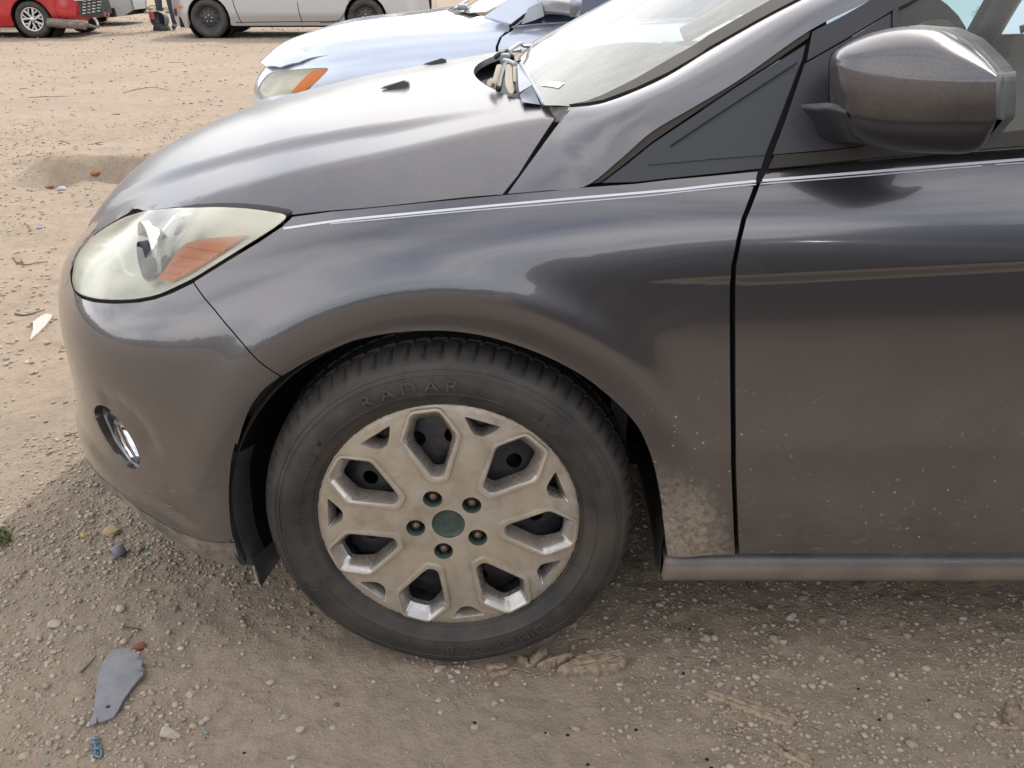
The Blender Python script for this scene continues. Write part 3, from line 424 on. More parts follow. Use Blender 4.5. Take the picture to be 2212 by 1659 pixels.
 'splinters':[[(0.0849,-0.0001),(0.1174,-0.0108),(0.1471,-0.022)],[(0.1323,-0.0289),(0.1431,-0.0268),(0.1619,-0.0198)],[(0.1224,-0.0087),(0.1299,-0.0289)],[(0.0955,-0.0292),(0.0997,-0.0458)],[(0.4749,-0.1495),(0.5046,-0.159)],[(0.6288,-0.1363),(0.645,-0.1506)],[(0.495,-0.1406),(0.5171,-0.1634),(0.5212,-0.1746)]],
 'twigs':[[(-5.1479,8.2349),(-5.0998,8.2725),(-4.9705,8.1689)],[(-2.2869,3.5451),(-2.2455,3.4731),(-2.2049,3.3349)],[(-3.022,5.2513),(-2.937,5.2193),(-2.8302,5.1077),(-2.8031,5.1258)],[(-2.1574,2.4901),(-2.0871,2.398),(-2.0203,2.3646),(-2.0023,2.3982),(-1.964,2.421)],[(-3.2872,5.2848),(-3.1855,5.2209)],[(-3.9152,7.9079),(-3.9087,8.2152),(-3.7725,8.3414),(-3.5077,8.0837)],[(-4.7508,7.6304),(-4.543,7.6275),(-4.3785,7.6818)],[(-2.8218,4.7784),(-2.7612,4.8168)],[(-4.5692,10.9113),(-4.369,10.9472)],[(-4.3757,9.7587),(-4.3107,9.8422)],[(-2.1029,2.4551),(-2.0472,2.3756)],[(-0.6657,0.0975),(-0.6424,0.0954),(-0.6256,0.0933)],[(-0.6916,-0.0267),(-0.6848,-0.0019),(-0.6802,0.015)],[(-1.1476,0.8636),(-1.1332,0.871),(-1.118,0.8868)],[(-1.1406,0.7499),(-1.1249,0.7797)],[(-1.7903,1.812),(-1.7452,1.7955),(-1.7094,1.8207),(-1.6916,1.8462)]],
 'chips':{'red':[(-0.6102,0.0452),(-1.0714,0.5201),(-0.2006,-0.1032)],'ochre':[(-0.8245,0.4193),(-0.8826,0.403)],'teal':[(-0.7039,0.3279),(-0.9267,0.4824),(-0.3016,0.0691),(-0.7546,0.2379),(-0.8513,0.1646),(-0.6534,-0.2302),(-0.7265,0.119),(-0.4129,-0.1637),(0.2436,-0.039),(0.3332,-0.1528)],'dark':[(0.3204,-0.1529),(0.1674,-0.1597),(0.2038,-0.1611),(0.432,-0.2085),(0.747,-0.1191),(0.7936,-0.1096),(0.8499,-0.0764),(0.734,-0.049),(0.572,-0.1808),(0.2347,-0.2176),(0.457,0.1087),(0.4236,-0.0158),(0.4354,-0.2255),(0.0444,-0.1336),(-0.3374,-0.2008)],'white':[(-0.0063,-0.0303),(0.4124,-0.0091),(0.8131,0.0424),(0.1314,-0.0454),(-0.502,0.0471),(-0.858,0.257),(-0.7245,0.1181),(-3.0215,6.18),(-3.9402,8.3441),(-2.2496,2.9172)]},
 'chin':[(-0.7009,0.395),(-0.6544,0.3845),(-0.6118,0.374),(-0.57,0.3618),(-0.5178,0.3423),(-0.4777,0.3221),(-0.44,0.3067)],
 'etch':[(1.5062,1.6597,1.0462),(1.4929,1.6634,1.0384),(1.4952,1.6658,1.033),(1.4975,1.6681,1.0277),(1.4993,1.6694,1.0224),(1.5108,1.6767,1.005)],
 'farsail':[(1.2637,1.6907,0.9716),(1.232,1.6519,1.0654),(1.3085,1.6367,1.1038),(1.3577,1.6453,1.0819),(1.4013,1.6551,1.0584),(1.4453,1.6673,1.0279),(1.4816,1.6818,0.9942),(1.4966,1.6912,0.9709)],
}
# ---------------------------------------------------------------- object helpers
def link(o,parent=None):
    scene.collection.objects.link(o)
    if parent is not None: o.parent=parent
    return o
def tag(o,label=None,cat=None,group=None,kind=None):
    for k,v in (('label',label),('category',cat),('group',group),('kind',kind)):
        if v: o[k]=v
    return o
def empty(name,label,cat,loc=(0,0,0),group=None):
    o=bpy.data.objects.new(name,None); o.empty_display_size=.1; link(o); o.location=loc; bpy.context.view_layer.update(); return tag(o,label,cat,group)
def meshobj(name,verts,faces,m,parent=None,smooth=True,world=True,normals=None):
    """verts are world coordinates; a parented part is stored in its parent's frame"""
    me=bpy.data.meshes.new(name); v=np.asarray(verts,float)
    if parent is not None and world: v=v-np.array(tuple(parent_loc(parent)))
    me.from_pydata(v.tolist(),[],[tuple(int(i) for i in f) for f in faces]); me.materials.append(m)
    if smooth: me.shade_smooth()
    if normals is not None: me.normals_split_custom_set_from_vertices([tuple(n) for n in normals])
    me.validate(); o=bpy.data.objects.new(name,me); link(o,parent); return o
def parent_loc(p):
    l=Vector((0,0,0))
    while p is not None: l=l+p.location; p=p.parent
    return l
def inpoly(P,poly):
    poly=np.asarray(poly);x,y=P[:,0],P[:,1];ins=np.zeros(len(P),bool);j=len(poly)-1
    for i in range(len(poly)):
        xi,yi=poly[i];xj,yj=poly[j]
        with np.errstate(divide='ignore',invalid='ignore'):
            c=((yi>y)!=(yj>y))&(x<(xj-xi)*(y-yi)/(yj-yi+1e-30)+xi)
        ins^=c;j=i
    return ins
def dense(poly,step):
    r=[]
    for i in range(len(poly)):
        a=np.array(poly[i],float);b=np.array(poly[(i+1)%len(poly)],float);n=max(1,int(np.ceil(np.hypot(*(b-a))/step)))
        for k in range(n): r.append(a+(b-a)*k/n)
    return r
def smooth_line(pts,step=.012,closed=False):
    """Catmull-Rom through the points"""
    p=[np.array(q,float) for q in pts];n=len(p);r=[]
    rngi=range(n if closed else n-1)
    for i in rngi:
        g=lambda k:p[k%n] if closed else p[min(max(k,0),n-1)]
        a,b,c,d=g(i-1),g(i),g(i+1),g(i+2);L=np.linalg.norm(c-b);k=max(1,int(np.ceil(L/step)))
        for t in np.arange(k)/k: r.append(.5*((2*b)+(c-a)*t+(2*a-5*b+4*c-d)*t*t+(3*b-a-3*c+d)*t**3))
    if not closed: r.append(p[-1])
    return r
def mindist(P,poly):
    A=np.asarray(poly);B=np.roll(A,-1,0);d=np.full(len(P),9.)
    for a,b in zip(A,B):
        ab=b-a;t=np.clip(((P-a)@ab)/max(ab@ab,1e-12),0,1);q=a+t[:,None]*ab;d=np.minimum(d,np.hypot(*(P-q).T))
    return d
def mindist_pts(A,B): return np.array([np.min((B[:,0]-a[0])**2+(B[:,1]-a[1])**2) for a in A])**.5
def tri2d(outer,holes=(),step=.02,edge=None,extra=None):
    edge=edge or step
    loops=[dense(outer,edge)]+[dense(h,edge) for h in holes]
    V=[];E=[];LI=[]
    for lp in loops:
        s=len(V);V+=[tuple(q) for q in lp];E+=[(s+i,s+(i+1)%len(lp)) for i in range(len(lp))]
    A=np.array(loops[0]);x0,y0=A.min(0);x1,y1=A.max(0)
    gx,gy=np.meshgrid(np.arange(x0,x1,step),np.arange(y0,y1,step));G=np.stack([gx.ravel(),gy.ravel()],1)
    if extra is not None: G=np.r_[G[mindist_pts(G,extra)>step*.4],extra]
    G=G[inpoly(G,loops[0])]
    for h in loops[1:]: G=G[~inpoly(G,h)]
    for lp in loops:
        if len(G): G=G[mindist(G,lp)>min(step*.45,.004)]
    V2=[Vector(q) for q in V]+[Vector(q) for q in G.tolist()]
    vo,eo,fo,_a,_b,_c=delaunay_2d_cdt(V2,E,[],0,1e-7)
    P=np.array([tuple(v) for v in vo]);F=np.array([f for f in fo]);c=P[F].mean(1)
    k=inpoly(c,loops[0])
    for h in loops[1:]: k&=~inpoly(c,h)
    F=F[k]
    a,b,cc=P[F[:,0]],P[F[:,1]],P[F[:,2]];ar=(b[:,0]-a[:,0])*(cc[:,1]-a[:,1])-(b[:,1]-a[:,1])*(cc[:,0]-a[:,0])
    F=F[np.abs(ar)>1e-10];ar=ar[np.abs(ar)>1e-10];F[ar<0]=F[ar<0][:,::-1]
    return P,F,loops
def surf_n(f,P,flip=1):
    e=4e-4;a=f(P[:,0]+e,P[:,1])-f(P[:,0]-e,P[:,1]);b=f(P[:,0],P[:,1]+e)-f(P[:,0],P[:,1]-e);n=np.cross(a,b)*flip
    return n/np.maximum(np.linalg.norm(n,axis=1,keepdims=True),1e-12)
def panel(name,outer,f,m,parent=None,holes=(),step=.02,edge=None,rim=.012,mirror=False,flip=1,roll=.0,lift=0.,extra=None):
    """a pressed sheet: outline in the surface's own parameters, laid on surface f, with a returned edge"""
    P,F,loops=tri2d(outer,holes,step,edge,extra)
    W=f(P[:,0],P[:,1]);Nn=surf_n(f,P,flip)
    if roll: # ease the last millimetres of the sheet inwards, as a folded edge does
        d=np.full(len(P),9.)
        for lp in loops: d=np.minimum(d,mindist(P,lp))
        k=np.clip(1-d/roll,0,1)**2;W=W-Nn*(k*roll*.4)[:,None]
    if lift: W=W+Nn*lift
    c=np.cross(W[F[:,1]]-W[F[:,0]],W[F[:,2]]-W[F[:,0]])
    if (c*Nn[F[:,0]]).sum()<0: F=F[:,::-1]
    V=[*W];NN=[*Nn];FF=[tuple(q) for q in F]
    if rim:
        from_key={(round(float(q[0]),6),round(float(q[1]),6)):i for i,q in enumerate(P)}
        for lp in loops:
            ids=[from_key.get((round(float(q[0]),6),round(float(q[1]),6))) for q in lp]
            if None in ids:
                ids=[int(np.argmin(((P-q)**2).sum(1))) for q in lp]
            s=len(V);n=len(ids);cen=W[ids].mean(0)
            for i,k in enumerate(ids):
                tg=W[ids[(i+1)%n]]-W[ids[i-1]];o=-np.cross(tg,Nn[k]);o/=max(np.linalg.norm(o),1e-9)
                V+= [W[k],W[k]-Nn[k]*rim];NN+=[o,o]
            for i in range(n):
                j=(i+1)%n;FF.append((s+2*i,s+2*j,s+2*j+1,s+2*i+1))
    V=np.array(V);NN=np.array(NN)
    if mirror:
        k=len(V);V2=V.copy();V2[:,1]=2*YC-V2[:,1];N2=NN.copy();N2[:,1]*=-1;V=np.r_[V,V2];NN=np.r_[NN,N2];FF=FF+[tuple(q+k for q in f_[::-1]) for f_ in FF]
    return meshobj(name,V,FF,m,parent,normals=NN)
def grid(name,G,m,parent=None,sub=6,closed_v=False,back=None,solid=0.):
    """G[r][c] control points -> smooth Catmull-Rom sheet"""
    G=np.array(G,float)
    def up(A,n):
        k=len(A);r=[]
        for i in range(k-1):
            a,b,c,d=A[max(i-1,0)],A[i],A[i+1],A[min(i+2,k-1)]
            if i==0: a=2*b-c
            if i==k-2: d=2*c-b
            for t in np.arange(n)/n: r.append(.5*((2*b)+(c-a)*t+(2*a-5*b+4*c-d)*t*t+(3*b-a-3*c+d)*t**3))
        r.append(A[-1]);return np.array(r)
    G=up(G,sub);G=up(G.transpose(1,0,2),sub).transpose(1,0,2)
    r,c=G.shape[:2];V=G.reshape(-1,3);F=[(i*c+j,i*c+j+1,(i+1)*c+j+1,(i+1)*c+j) for i in range(r-1) for j in range(c-1)]
    # face the camera side (-y) on the whole
    n=np.cross(V[[f[1] for f in F]]-V[[f[0] for f in F]],V[[f[2] for f in F]]-V[[f[0] for f in F]]).sum(0)
    if n[1]>0: F=[f[::-1] for f in F]
    if back is not None:
        k=len(V);bd=[i for i in range(c)]+[i*c+c-1 for i in range(1,r)]+[(r-1)*c+j for j in range(c-2,-1,-1)]+[i*c for i in range(r-2,0,-1)]
        cen=V[bd].mean(0);B=[V[i]*.0+(cen+(V[i]-cen)*back[1])+np.array(back[0]) for i in bd]
        V=np.r_[V,V[bd],np.array(B),[cen+np.array(back[0])]];n=len(bd)
        F+=[(k+i,k+(i+1)%n,k+n+(i+1)%n,k+n+i) for i in range(n)]+[(k+n+i,k+n+(i+1)%n,k+2*n) for i in range(n)]
    return meshobj(name,V,F,m,parent)
def lathe(name,prof,m,parent=None,seg=96,cen=(0,0,.318),fn=None,smooth=True):
    """prof: (radius, y); axis along y"""
    V=[];F=[];k=len(prof)
    for i in range(seg):
        a=2*math.pi*i/seg
        for r,y in prof: V.append((cen[0]+r*math.cos(a),cen[1]+y,cen[2]+r*math.sin(a)))
    for i in range(seg):
        j=(i+1)%seg
        for q in range(k-1): F.append((i*k+q,j*k+q,j*k+q+1,i*k+q+1))
    V=np.array(V)
    if fn is not None: V=fn(V)
    n=np.cross(V[F[0][1]]-V[F[0][0]],V[F[0][2]]-V[F[0][0]])
    return meshobj(name,V,F,m,parent,smooth=smooth)
def tube(name,pts,r,m,parent=None,seg=8,step=.01,taper=1.,cap=True):
    P=np.array(smooth_line(pts,step));V=[];F=[];n=len(P)
    for i in range(n):
        t=P[min(i+1,n-1)]-P[max(i-1,0)];t/=max(np.linalg.norm(t),1e-9)
        u=np.cross(t,(0,0,1) if abs(t[2])<.9 else (1,0,0));u/=np.linalg.norm(u);v=np.cross(t,u)
        rr=(r[0]+(r[1]-r[0])*i/(n-1)) if isinstance(r,tuple) else r
        for k in range(seg): a=2*math.pi*k/seg;V.append(P[i]+rr*(u*math.cos(a)+v*math.sin(a)))
    for i in range(n-1):
        for k in range(seg): F.append((i*seg+k,i*seg+(k+1)%seg,(i+1)*seg+(k+1)%seg,(i+1)*seg+k))
    F.append(tuple(range(seg-1,-1,-1)));F.append(tuple((n-1)*seg+k for k in range(seg)))
    return meshobj(name,V,F,m,parent)
def box(name,a,b,m,parent=None,bev=.0,rot=0.):
    bm=bmesh.new();bmesh.ops.create_cube(bm,size=1)
    a=Vector(a);b=Vector(b)
    for v in bm.verts: v.co=Vector(((a.x+b.x)/2+v.co.x*(b.x-a.x),(a.y+b.y)/2+v.co.y*(b.y-a.y),(a.z+b.z)/2+v.co.z*(b.z-a.z)))
    if bev: bmesh.ops.bevel(bm,geom=bm.edges[:],offset=bev,segments=2,profile=.5,affect='EDGES')
    V=[tuple(v.co) for v in bm.verts];F=[[v.index for v in f.verts] for f in bm.faces];bm.free()
    return meshobj(name,V,F,m,parent,smooth=False)
def prism(name,poly,z0,z1,m,parent=None,wob=None):
    """flat outline (x,y) with thickness"""
    P=[np.array(p,float) for p in poly];n=len(P);V=[(*p,z0) for p in P]+[(*p,z1) for p in P]
    F=[tuple(range(n-1,-1,-1)),tuple(range(n,2*n))]+[(i,(i+1)%n,n+(i+1)%n,n+i) for i in range(n)]
    V=np.array(V)
    if wob is not None: V=wob(V)
    return meshobj(name,V,F,m,parent,smooth=False)
def rnd_noise(x,y,seed,n=24,f0=1.,f1=8.,p=1.):
    g=np.random.default_rng(seed);r=np.zeros_like(x)
    for i in range(n):
        f=f0*(f1/f0)**(i/(n-1));a=g.uniform(0,2*np.pi);ph=g.uniform(0,6.28)
        r+=np.sin((x*np.cos(a)+y*np.sin(a))*f*2*np.pi+ph+1.3*np.sin((x*np.sin(a)-y*np.cos(a))*f*3.1+ph*2))/f**p
    return r
def vnoise(x,y,sc,seed):
    """value noise on a wrapped lattice"""
    g=np.random.default_rng(seed).random((256,256));X=x*sc;Y=y*sc;i=np.floor(X).astype(int);j=np.floor(Y).astype(int);u=X-i;v=Y-j
    u=u*u*(3-2*u);v=v*v*(3-2*v);q=lambda a,b:g[a%256,b%256]
    return (q(i,j)*(1-u)+q(i+1,j)*u)*(1-v)+(q(i,j+1)*(1-u)+q(i+1,j+1)*u)*v-.5
# ---------------------------------------------------------------- ground
def ground_h(x,y):
    d=np.hypot(x,y-.3)
    h=.010*vnoise(x,y,1.7,1)+.008*vnoise(x,y,5,2)+.006*vnoise(x,y,13,3)+.0055*vnoise(x,y,31,4)+.0045*vnoise(x,y,70,5)+.0020*vnoise(x,y,150,12)
    h+=.012*np.maximum(vnoise(x,y,9,6),.12)*sstep(.6,2.5,y)
    # rut with a broken bank, beyond the nose of the car
    rx=x+.10*vnoise(x,y,3,7);c=4.10+.12*(rx+2.5);w_=sstep(-3.05,-2.8,rx)*(1-sstep(-1.2,-.4,rx))
    h+=w_*(.13*sstep(c-.02,c+.07,y+.12*vnoise(x,y,6,8))*(1-sstep(c+.2,c+1.3,y))-.03*sstep(c-.6,c-.05,y)*(1-sstep(c-.02,c+.05,y)))
    g=sstep(2,3,y)*(1-sstep(5,8,y))
    h+=g*(.04*vnoise(x,y,2.3,9)+.03*vnoise(x,y,6,10)+.02*vnoise(x,y,15,15))
    h+=sstep(1.5,4,y)*(.010*vnoise(x*.35,y,9,11))
    flat=np.exp(-((x)/.16)**2-((y-.09)/.16)**2)     # pressed down where the tyre stands
    h=h*(1-flat)-.002*flat
    near=np.exp(-(d/3.)**2)
    return h*(.9+.1*near)-.004
def axis(dense_a,dense_b,st,lo,hi,g=1.035):
    a=list(np.arange(dense_a,dense_b,st));s=st
    while a[-1]<hi: s*=g;a.append(a[-1]+s)
    s=st;b=[dense_a]
    while b[-1]>lo: s*=g;b.append(b[-1]-s)
    return np.array(b[:0:-1]+a)
def make_ground():
    X=np.r_[axis(-1.35,1.15,.0078,-160,1.2,1.018)];X=np.r_[X,axis(1.15,1.2,.0078,1.1,160,1.045)[8:]];X=np.unique(np.round(X,5));Y=axis(-.34,.75,.0078,-.36,170,1.012);Y=np.r_[-axis(.35,.4,.0078,.35,60,1.05)[::-1],Y];Y=np.unique(np.round(Y,5))
    x,y=np.meshgrid(X,Y);z=ground_h(x,y);far=sstep(12,25,np.hypot(x,y));z=z*(1-far)-.004*far
    r,c=x.shape;V=np.stack([x,y,z],-1).reshape(-1,3);i=np.arange(r*c).reshape(r,c)
    F=np.stack([i[:-1,:-1],i[:-1,1:],i[1:,1:],i[1:,:-1]],-1).reshape(-1,4)
    me=bpy.data.meshes.new('ground');me.vertices.add(len(V));me.vertices.foreach_set('co',V.astype(np.float32).ravel())
    me.loops.add(F.size);me.loops.foreach_set('vertex_index',F.ravel().astype(np.int32));me.polygons.add(len(F));me.polygons.foreach_set('loop_start',(np.arange(len(F))*4).astype(np.int32));me.polygons.foreach_set('loop_total',np.full(len(F),4,np.int32))
    me.update(calc_edges=True);me.shade_smooth()
    m=bpy.data.materials.new('dry_packed_dirt');m.use_nodes=True;t=m.node_tree;b=t.nodes['Principled BSDF'];L=t.links
    g=N(t,'ShaderNodeNewGeometry');pos=g.outputs['Position']
    n1=_noise(t,pos,.9,6,.6);n2=_noise(t,pos,9,8,.68);n3=_noise(t,pos,75,6,.7);n4=_noise(t,pos,2.4,8,.7,scale=(.35,1,1))
    def mixc(f,a,bc,blend='MIX'):
        x=N(t,'ShaderNodeMix',data_type='RGBA',blend_type=blend)
        for s,v in (('A',a),('B',bc)):
            if isinstance(v,tuple): x.inputs[s].default_value=(*v,1)
            else: L.new(v,x.inputs[s])
        if isinstance(f,float): x.inputs['Factor'].default_value=f
        else: L.new(f,x.inputs['Factor'])
        return x.outputs['Result']
    c=mixc(_rng(t,n1,.35,.65),(.335,.268,.202),(.295,.240,.187))
    c=mixc(_rng(t,n2,.42,.70,0,.55),c,(.225,.178,.136))
    c=mixc(_rng(t,n3,.45,.75,0,.60),c,(.22,.185,.15))
    c=mixc(_rng(t,n3,.42,.26,0,.55),c,(.45,.365,.275))
    c=mixc(_rng(t,n4,.56,.72,0,.45),c,(.23,.185,.135))
    L.new(c,b.inputs['Base Color']);b.inputs['Roughness'].default_value=.95;b.inputs['Specular IOR Level'].default_value=.15
    vo=N(t,'ShaderNodeTexVoronoi',feature='F1');vo.inputs['Scale'].default_value=130;L.new(pos,vo.inputs['Vector'])
    h=_m(t,'ADD',_m(t,'MULTIPLY',n3,1.0),_m(t,'MULTIPLY',_noise(t,pos,280,4,.7),.5));h=_m(t,'SUBTRACT',h,_m(t,'MULTIPLY',vo.outputs['Distance'],.45))
    bp=N(t,'ShaderNodeBump');bp.inputs['Strength'].default_value=.75;bp.inputs['Distance'].default_value=.0045;L.new(h,bp.inputs['Height'])
    b2=N(t,'ShaderNodeBump');b2.inputs['Strength'].default_value=.6;b2.inputs['Distance'].default_value=.03;L.new(_m(t,'ADD',_noise(t,pos,14,8,.7),_m(t,'MULTIPLY',n4,.5)),b2.inputs['Height']);L.new(bp.outputs['Normal'],b2.inputs['Normal'])
    L.new(b2.outputs['Normal'],b.inputs['Normal'])
    me.materials.append(m);o=bpy.data.objects.new('ground',me);link(o);tag(o,'dry tan dirt of the car lot strewn with fine gravel',None,None,'structure');return o
make_ground()
def ico(sub=1):
    bm=bmesh.new();bmesh.ops.create_icosphere(bm,subdivisions=sub,radius=1);bm.verts.index_update()
    V=np.array([tuple(v.co) for v in bm.verts]);F=np.array([[v.index for v in f.verts] for f in bm.faces]);bm.free();return V,F
_i1=ico(1);_i2=ico(2);_i3=ico(3)
def scatter(name,pts,sizes,m,kind='stuff',label=None,base=_i1,flatness=(.45,.8)):
    n=len(pts);V0,F0=base;k=len(V0);g=np.random.default_rng(len(pts)+3)
    var=[V0*(1+g.uniform(-.32,.25,(k,1))) for _ in range(14)]
    A=np.stack([var[i%14] for i in range(n)]);sc=np.stack([g.uniform(.7,1.35,n),g.uniform(.7,1.2,n),g.uniform(*flatness,n)],1)*np.asarray(sizes)[:,None]
    A=A*sc[:,None,:];a=g.uniform(0,6.28,n);c,s=np.cos(a),np.sin(a);B=A.copy();B[...,0]=A[...,0]*c[:,None]-A[...,1]*s[:,None];B[...,1]=A[...,0]*s[:,None]+A[...,1]*c[:,None]
    z=ground_h(pts[:,0],pts[:,1]);B+=np.stack([pts[:,0],pts[:,1],z+np.asarray(sizes)*.22],1)[:,None,:]
    F=(F0[None]+(np.arange(n)*k)[:,None,None]).reshape(-1,3);V=B.reshape(-1,3)
    me=bpy.data.meshes.new(name);me.vertices.add(len(V));me.vertices.foreach_set('co',V.astype(np.float32).ravel());me.loops.add(F.size);me.loops.foreach_set('vertex_index',F.ravel().astype(np.int32));me.polygons.add(len(F));me.polygons.foreach_set('loop_start',(np.arange(len(F))*3).astype(np.int32));me.polygons.foreach_set('loop_total',np.full(len(F),3,np.int32));me.update(calc_edges=True)
    me.materials.append(m);o=bpy.data.objects.new(name,me);link(o);tag(o,label,None,None,kind);return o
def gravel_mat():
    m=bpy.data.materials.new('mixed_fine_gravel');m.use_nodes=True;t=m.node_tree;b=t.nodes['Principled BSDF'];L=t.links
    g=N(t,'ShaderNodeNewGeometry');r=N(t,'ShaderNodeValToRGB');e=r.color_ramp.elements
    e[0].position=0;e[0].color=(.24,.195,.15,1);e[1].position=1;e[1].color=(.50,.43,.34,1)
    for p,c in ((.35,(.34,.275,.205)),(.6,(.38,.32,.255)),(.8,(.30,.265,.225)),(.93,(.40,.33,.25)),(.97,(.16,.15,.15))): q=e.new(p);q.color=(*c,1)
    L.new(g.outputs['Random Per Island'],r.inputs['Fac']);L.new(r.outputs['Color'],b.inputs['Base Color']);b.inputs['Roughness'].default_value=.92
    n=_noise(t,g.outputs['Position'],220,4,.7);bp=N(t,'ShaderNodeBump');bp.inputs['Strength'].default_value=.4;bp.inputs['Distance'].default_value=.002;L.new(n,bp.inputs['Height']);L.new(bp.outputs['Normal'],b.inputs['Normal'])
    return m
GM=gravel_mat()
def wpts(n,x0,x1,y0,y1,dens,seed):
    g=np.random.default_rng(seed);P=g.uniform((x0,y0),(x1,y1),(n,2));d=dens(P[:,0],P[:,1]);return P[g.random(n)<d]
dn=lambda x,y:np.clip(.10+1.9*np.maximum(vnoise(x,y,6,21),0)+1.3*np.maximum(vnoise(x,y,2.3,22),-.1)+.9*np.exp(-((x+.75)/.4)**2-((y-.45)/.4)**2),0.03,1)
P=wpts(60000,-1.3,1.15,-.34,1.0,dn,31);scatter('gravel',P,np.random.default_rng(5).uniform(.0009,.0028,len(P))*(1+1.2*np.random.default_rng(6).random(len(P))**6),GM,label='fine mixed gravel grit over the dirt in front of the car')
P=wpts(12000,-1.3,1.15,-.34,1.1,dn,32);scatter('gravel',P,np.random.default_rng(7).uniform(.0028,.0062,len(P))*(1+.9*np.random.default_rng(17).random(len(P))**8),GM,label='coarser loose gravel over the dirt near the wheel')
P=wpts(16000,-4.2,.3,.9,6.5,lambda x,y:np.clip(.35+1.5*vnoise(x,y,2,23),.05,1),33);scatter('gravel',P,np.random.default_rng(8).uniform(.003,.010,len(P)),GM,label='scattered stones and clods on the sunlit open lot')
P=wpts(6000,-12,1,6,26,lambda x,y:x*0+.8,34);scatter('gravel',P,np.random.default_rng(9).uniform(.006,.020,len(P)),GM,label='scattered stones on the far side of the lot')
# ---------------------------------------------------------------- the grey car
car=empty('parked_car','dusty dark grey car with hazed headlight and seven-window hubcap, nearest to the camera','car',(.9,YC,0))
def shrink(P,k): c=np.mean(P,0);return [tuple(c+(np.array(q)-c)*k) for q in P]
SD=lambda off:(lambda s,z:side(s,z,off))
def ext(l,*p): return list(l)+list(p)
def mir(V): V=np.array(V,float);V[...,1]=2*YC-V[...,1];return V
# fender
O['arch_rear']=[tuple(q) for q in smooth_line(O['arch_rear'],.010)];O['arch_front']=[tuple(q) for q in smooth_line(O['arch_front'],.010)]
fend=O['fender_top']+O['fender_rear']+O['fender_bot']+O['arch_rear']+O['seam']+O['fender_hl']
_ss=np.arange(.24,1.56,.007);CRE=np.array([(s_,float(crease_z(s_))+o) for s_ in _ss for o in (.006,.002,-.001,-.0045,-.008,-.0115,-.015,-.019,-.023)])
fender=panel('fender',fend,SD(0),M['paint'],car,extra=CRE,step=.009,edge=.008,rim=.016,roll=.006)
# front bumper, taken on round the nose to the centre line and mirrored
nose=[(-.915,.705),(-.95,.712),(-1.1,.706),(-1.45,.702),(-1.45,.30),(-1.1,.31),(-.9,.325),(-.75,.345)]
bump=O['arch_front']+O['bump_bot']+nose[::-1]+O['bump_hl'][::-1]+[O['seam'][-1]]
bump=[(-.2536,.5985)]+O['arch_front'][1:]+O['bump_bot']+nose[::-1]+O['bump_hl'][::-1]+[(a-.0018,b-.0012) for a,b in O['seam'][::-1]]
fogh=[tuple(q) for q in smooth_line(O['fog'],.008,True)]
_ch=np.array(sorted(O['chin']))
def _pdist(s,z,L):
    P=np.stack([np.ravel(s),np.ravel(z)],1);d=np.full(len(P),9.)
    for a,b in zip(np.array(L[:-1]),np.array(L[1:])):
        ab=b-a;t=np.clip(((P-a)@ab)/(ab@ab),0,1);d=np.minimum(d,np.hypot(*(P-(a+t[:,None]*ab)).T))
    return d.reshape(np.shape(s))
def chin_off(s,z):
    zc=np.interp(s,_ch[:,0],_ch[:,1]);k=sstep(-.395,-.47,s)
    return .0055*k*sstep(zc+.014,zc-.016,z)-.0048*np.exp(-(_pdist(s,z,O['scoop'])/.017)**2)
SDB=lambda s,z:side(s,z,chin_off(np.asarray(s,float),np.asarray(z,float)))
_gx,_gz=np.meshgrid(np.arange(-.75,-.42,.006),np.arange(.29,.54,.006));BX=np.stack([_gx.ravel(),_gz.ravel()],1)
bumper=panel('front_bumper',bump,SDB,M['paint'],car,holes=[fogh],extra=BX,step=.014,edge=.008,rim=.014,roll=.005)
meshobj('front_bumper',*(lambda P,F,l:(mir(side(P[:,0],P[:,1])),[tuple(q) for q in F[:,::-1]]))(*tri2d(bump,(),.03)),M['paint'],car)
lip=O['bump_bot'][:]+[(-.75,.338),(-.9,.318),(-1.1,.304),(-1.45,.293),(-1.45,.27),(-1.1,.28),(-.9,.296),(-.75,.318)]+O['lip_bot'][::-1]
lip=[(-.3765,.2725)]+[(a,b-.003) for a,b in O['bump_bot']]+[(-.75,.341),(-.9,.321),(-1.1,.307),(-1.45,.296),(-1.45,.25),(-1.1,.26),(-.9,.285),(-.75,.308)]+O['lip_bot'][:0:-1]
panel('lower_lip',lip,lambda s,z:side(s,z,chin_off(np.asarray(s,float),np.asarray(z,float))-.001),M['lip'],car,step=.018,edge=.01,rim=.03,mirror=True)
# fog lamp bowl and lamp
def bowl():
    c=np.mean(fogh,0);rings=[(1.012,-.013),(1.0,-.0135),(.98,-.024),(.90,-.040),(.6,-.050),(.0,-.052)];V=[];n=len(fogh)
    for k,o in rings:
        for q in fogh: p=c+(np.array(q)-c)*k;V.append(side(p[0],p[1],o))
    F=[(a*n+i,a*n+(i+1)%n,(a+1)*n+(i+1)%n,(a+1)*n+i) for a in range(len(rings)-1) for i in range(n)]
    fb=meshobj('fog_lamp_recess',np.array(V),F,M['paint'],car)
    # chrome-lined lamp at the rear half of the recess
    c2=c+np.array((.022,-.016));V=[];rr=[]
    for k,o in ((.66,-.012),(.72,-.018),(.66,-.028),(.46,-.040),(.2,-.044),(0,-.045)):
        for q in fogh:
            d=(np.array(q)-c);p=c2+d*np.array((.62,.95))*k/.62;V.append(side(p[0],p[1],o))
    F=[(a*n+i,a*n+(i+1)%n,(a+1)*n+(i+1)%n,(a+1)*n+i) for a in range(5) for i in range(n)]
    meshobj('fog_lamp',np.array(V),F,M['chrome'],car)
bowl()
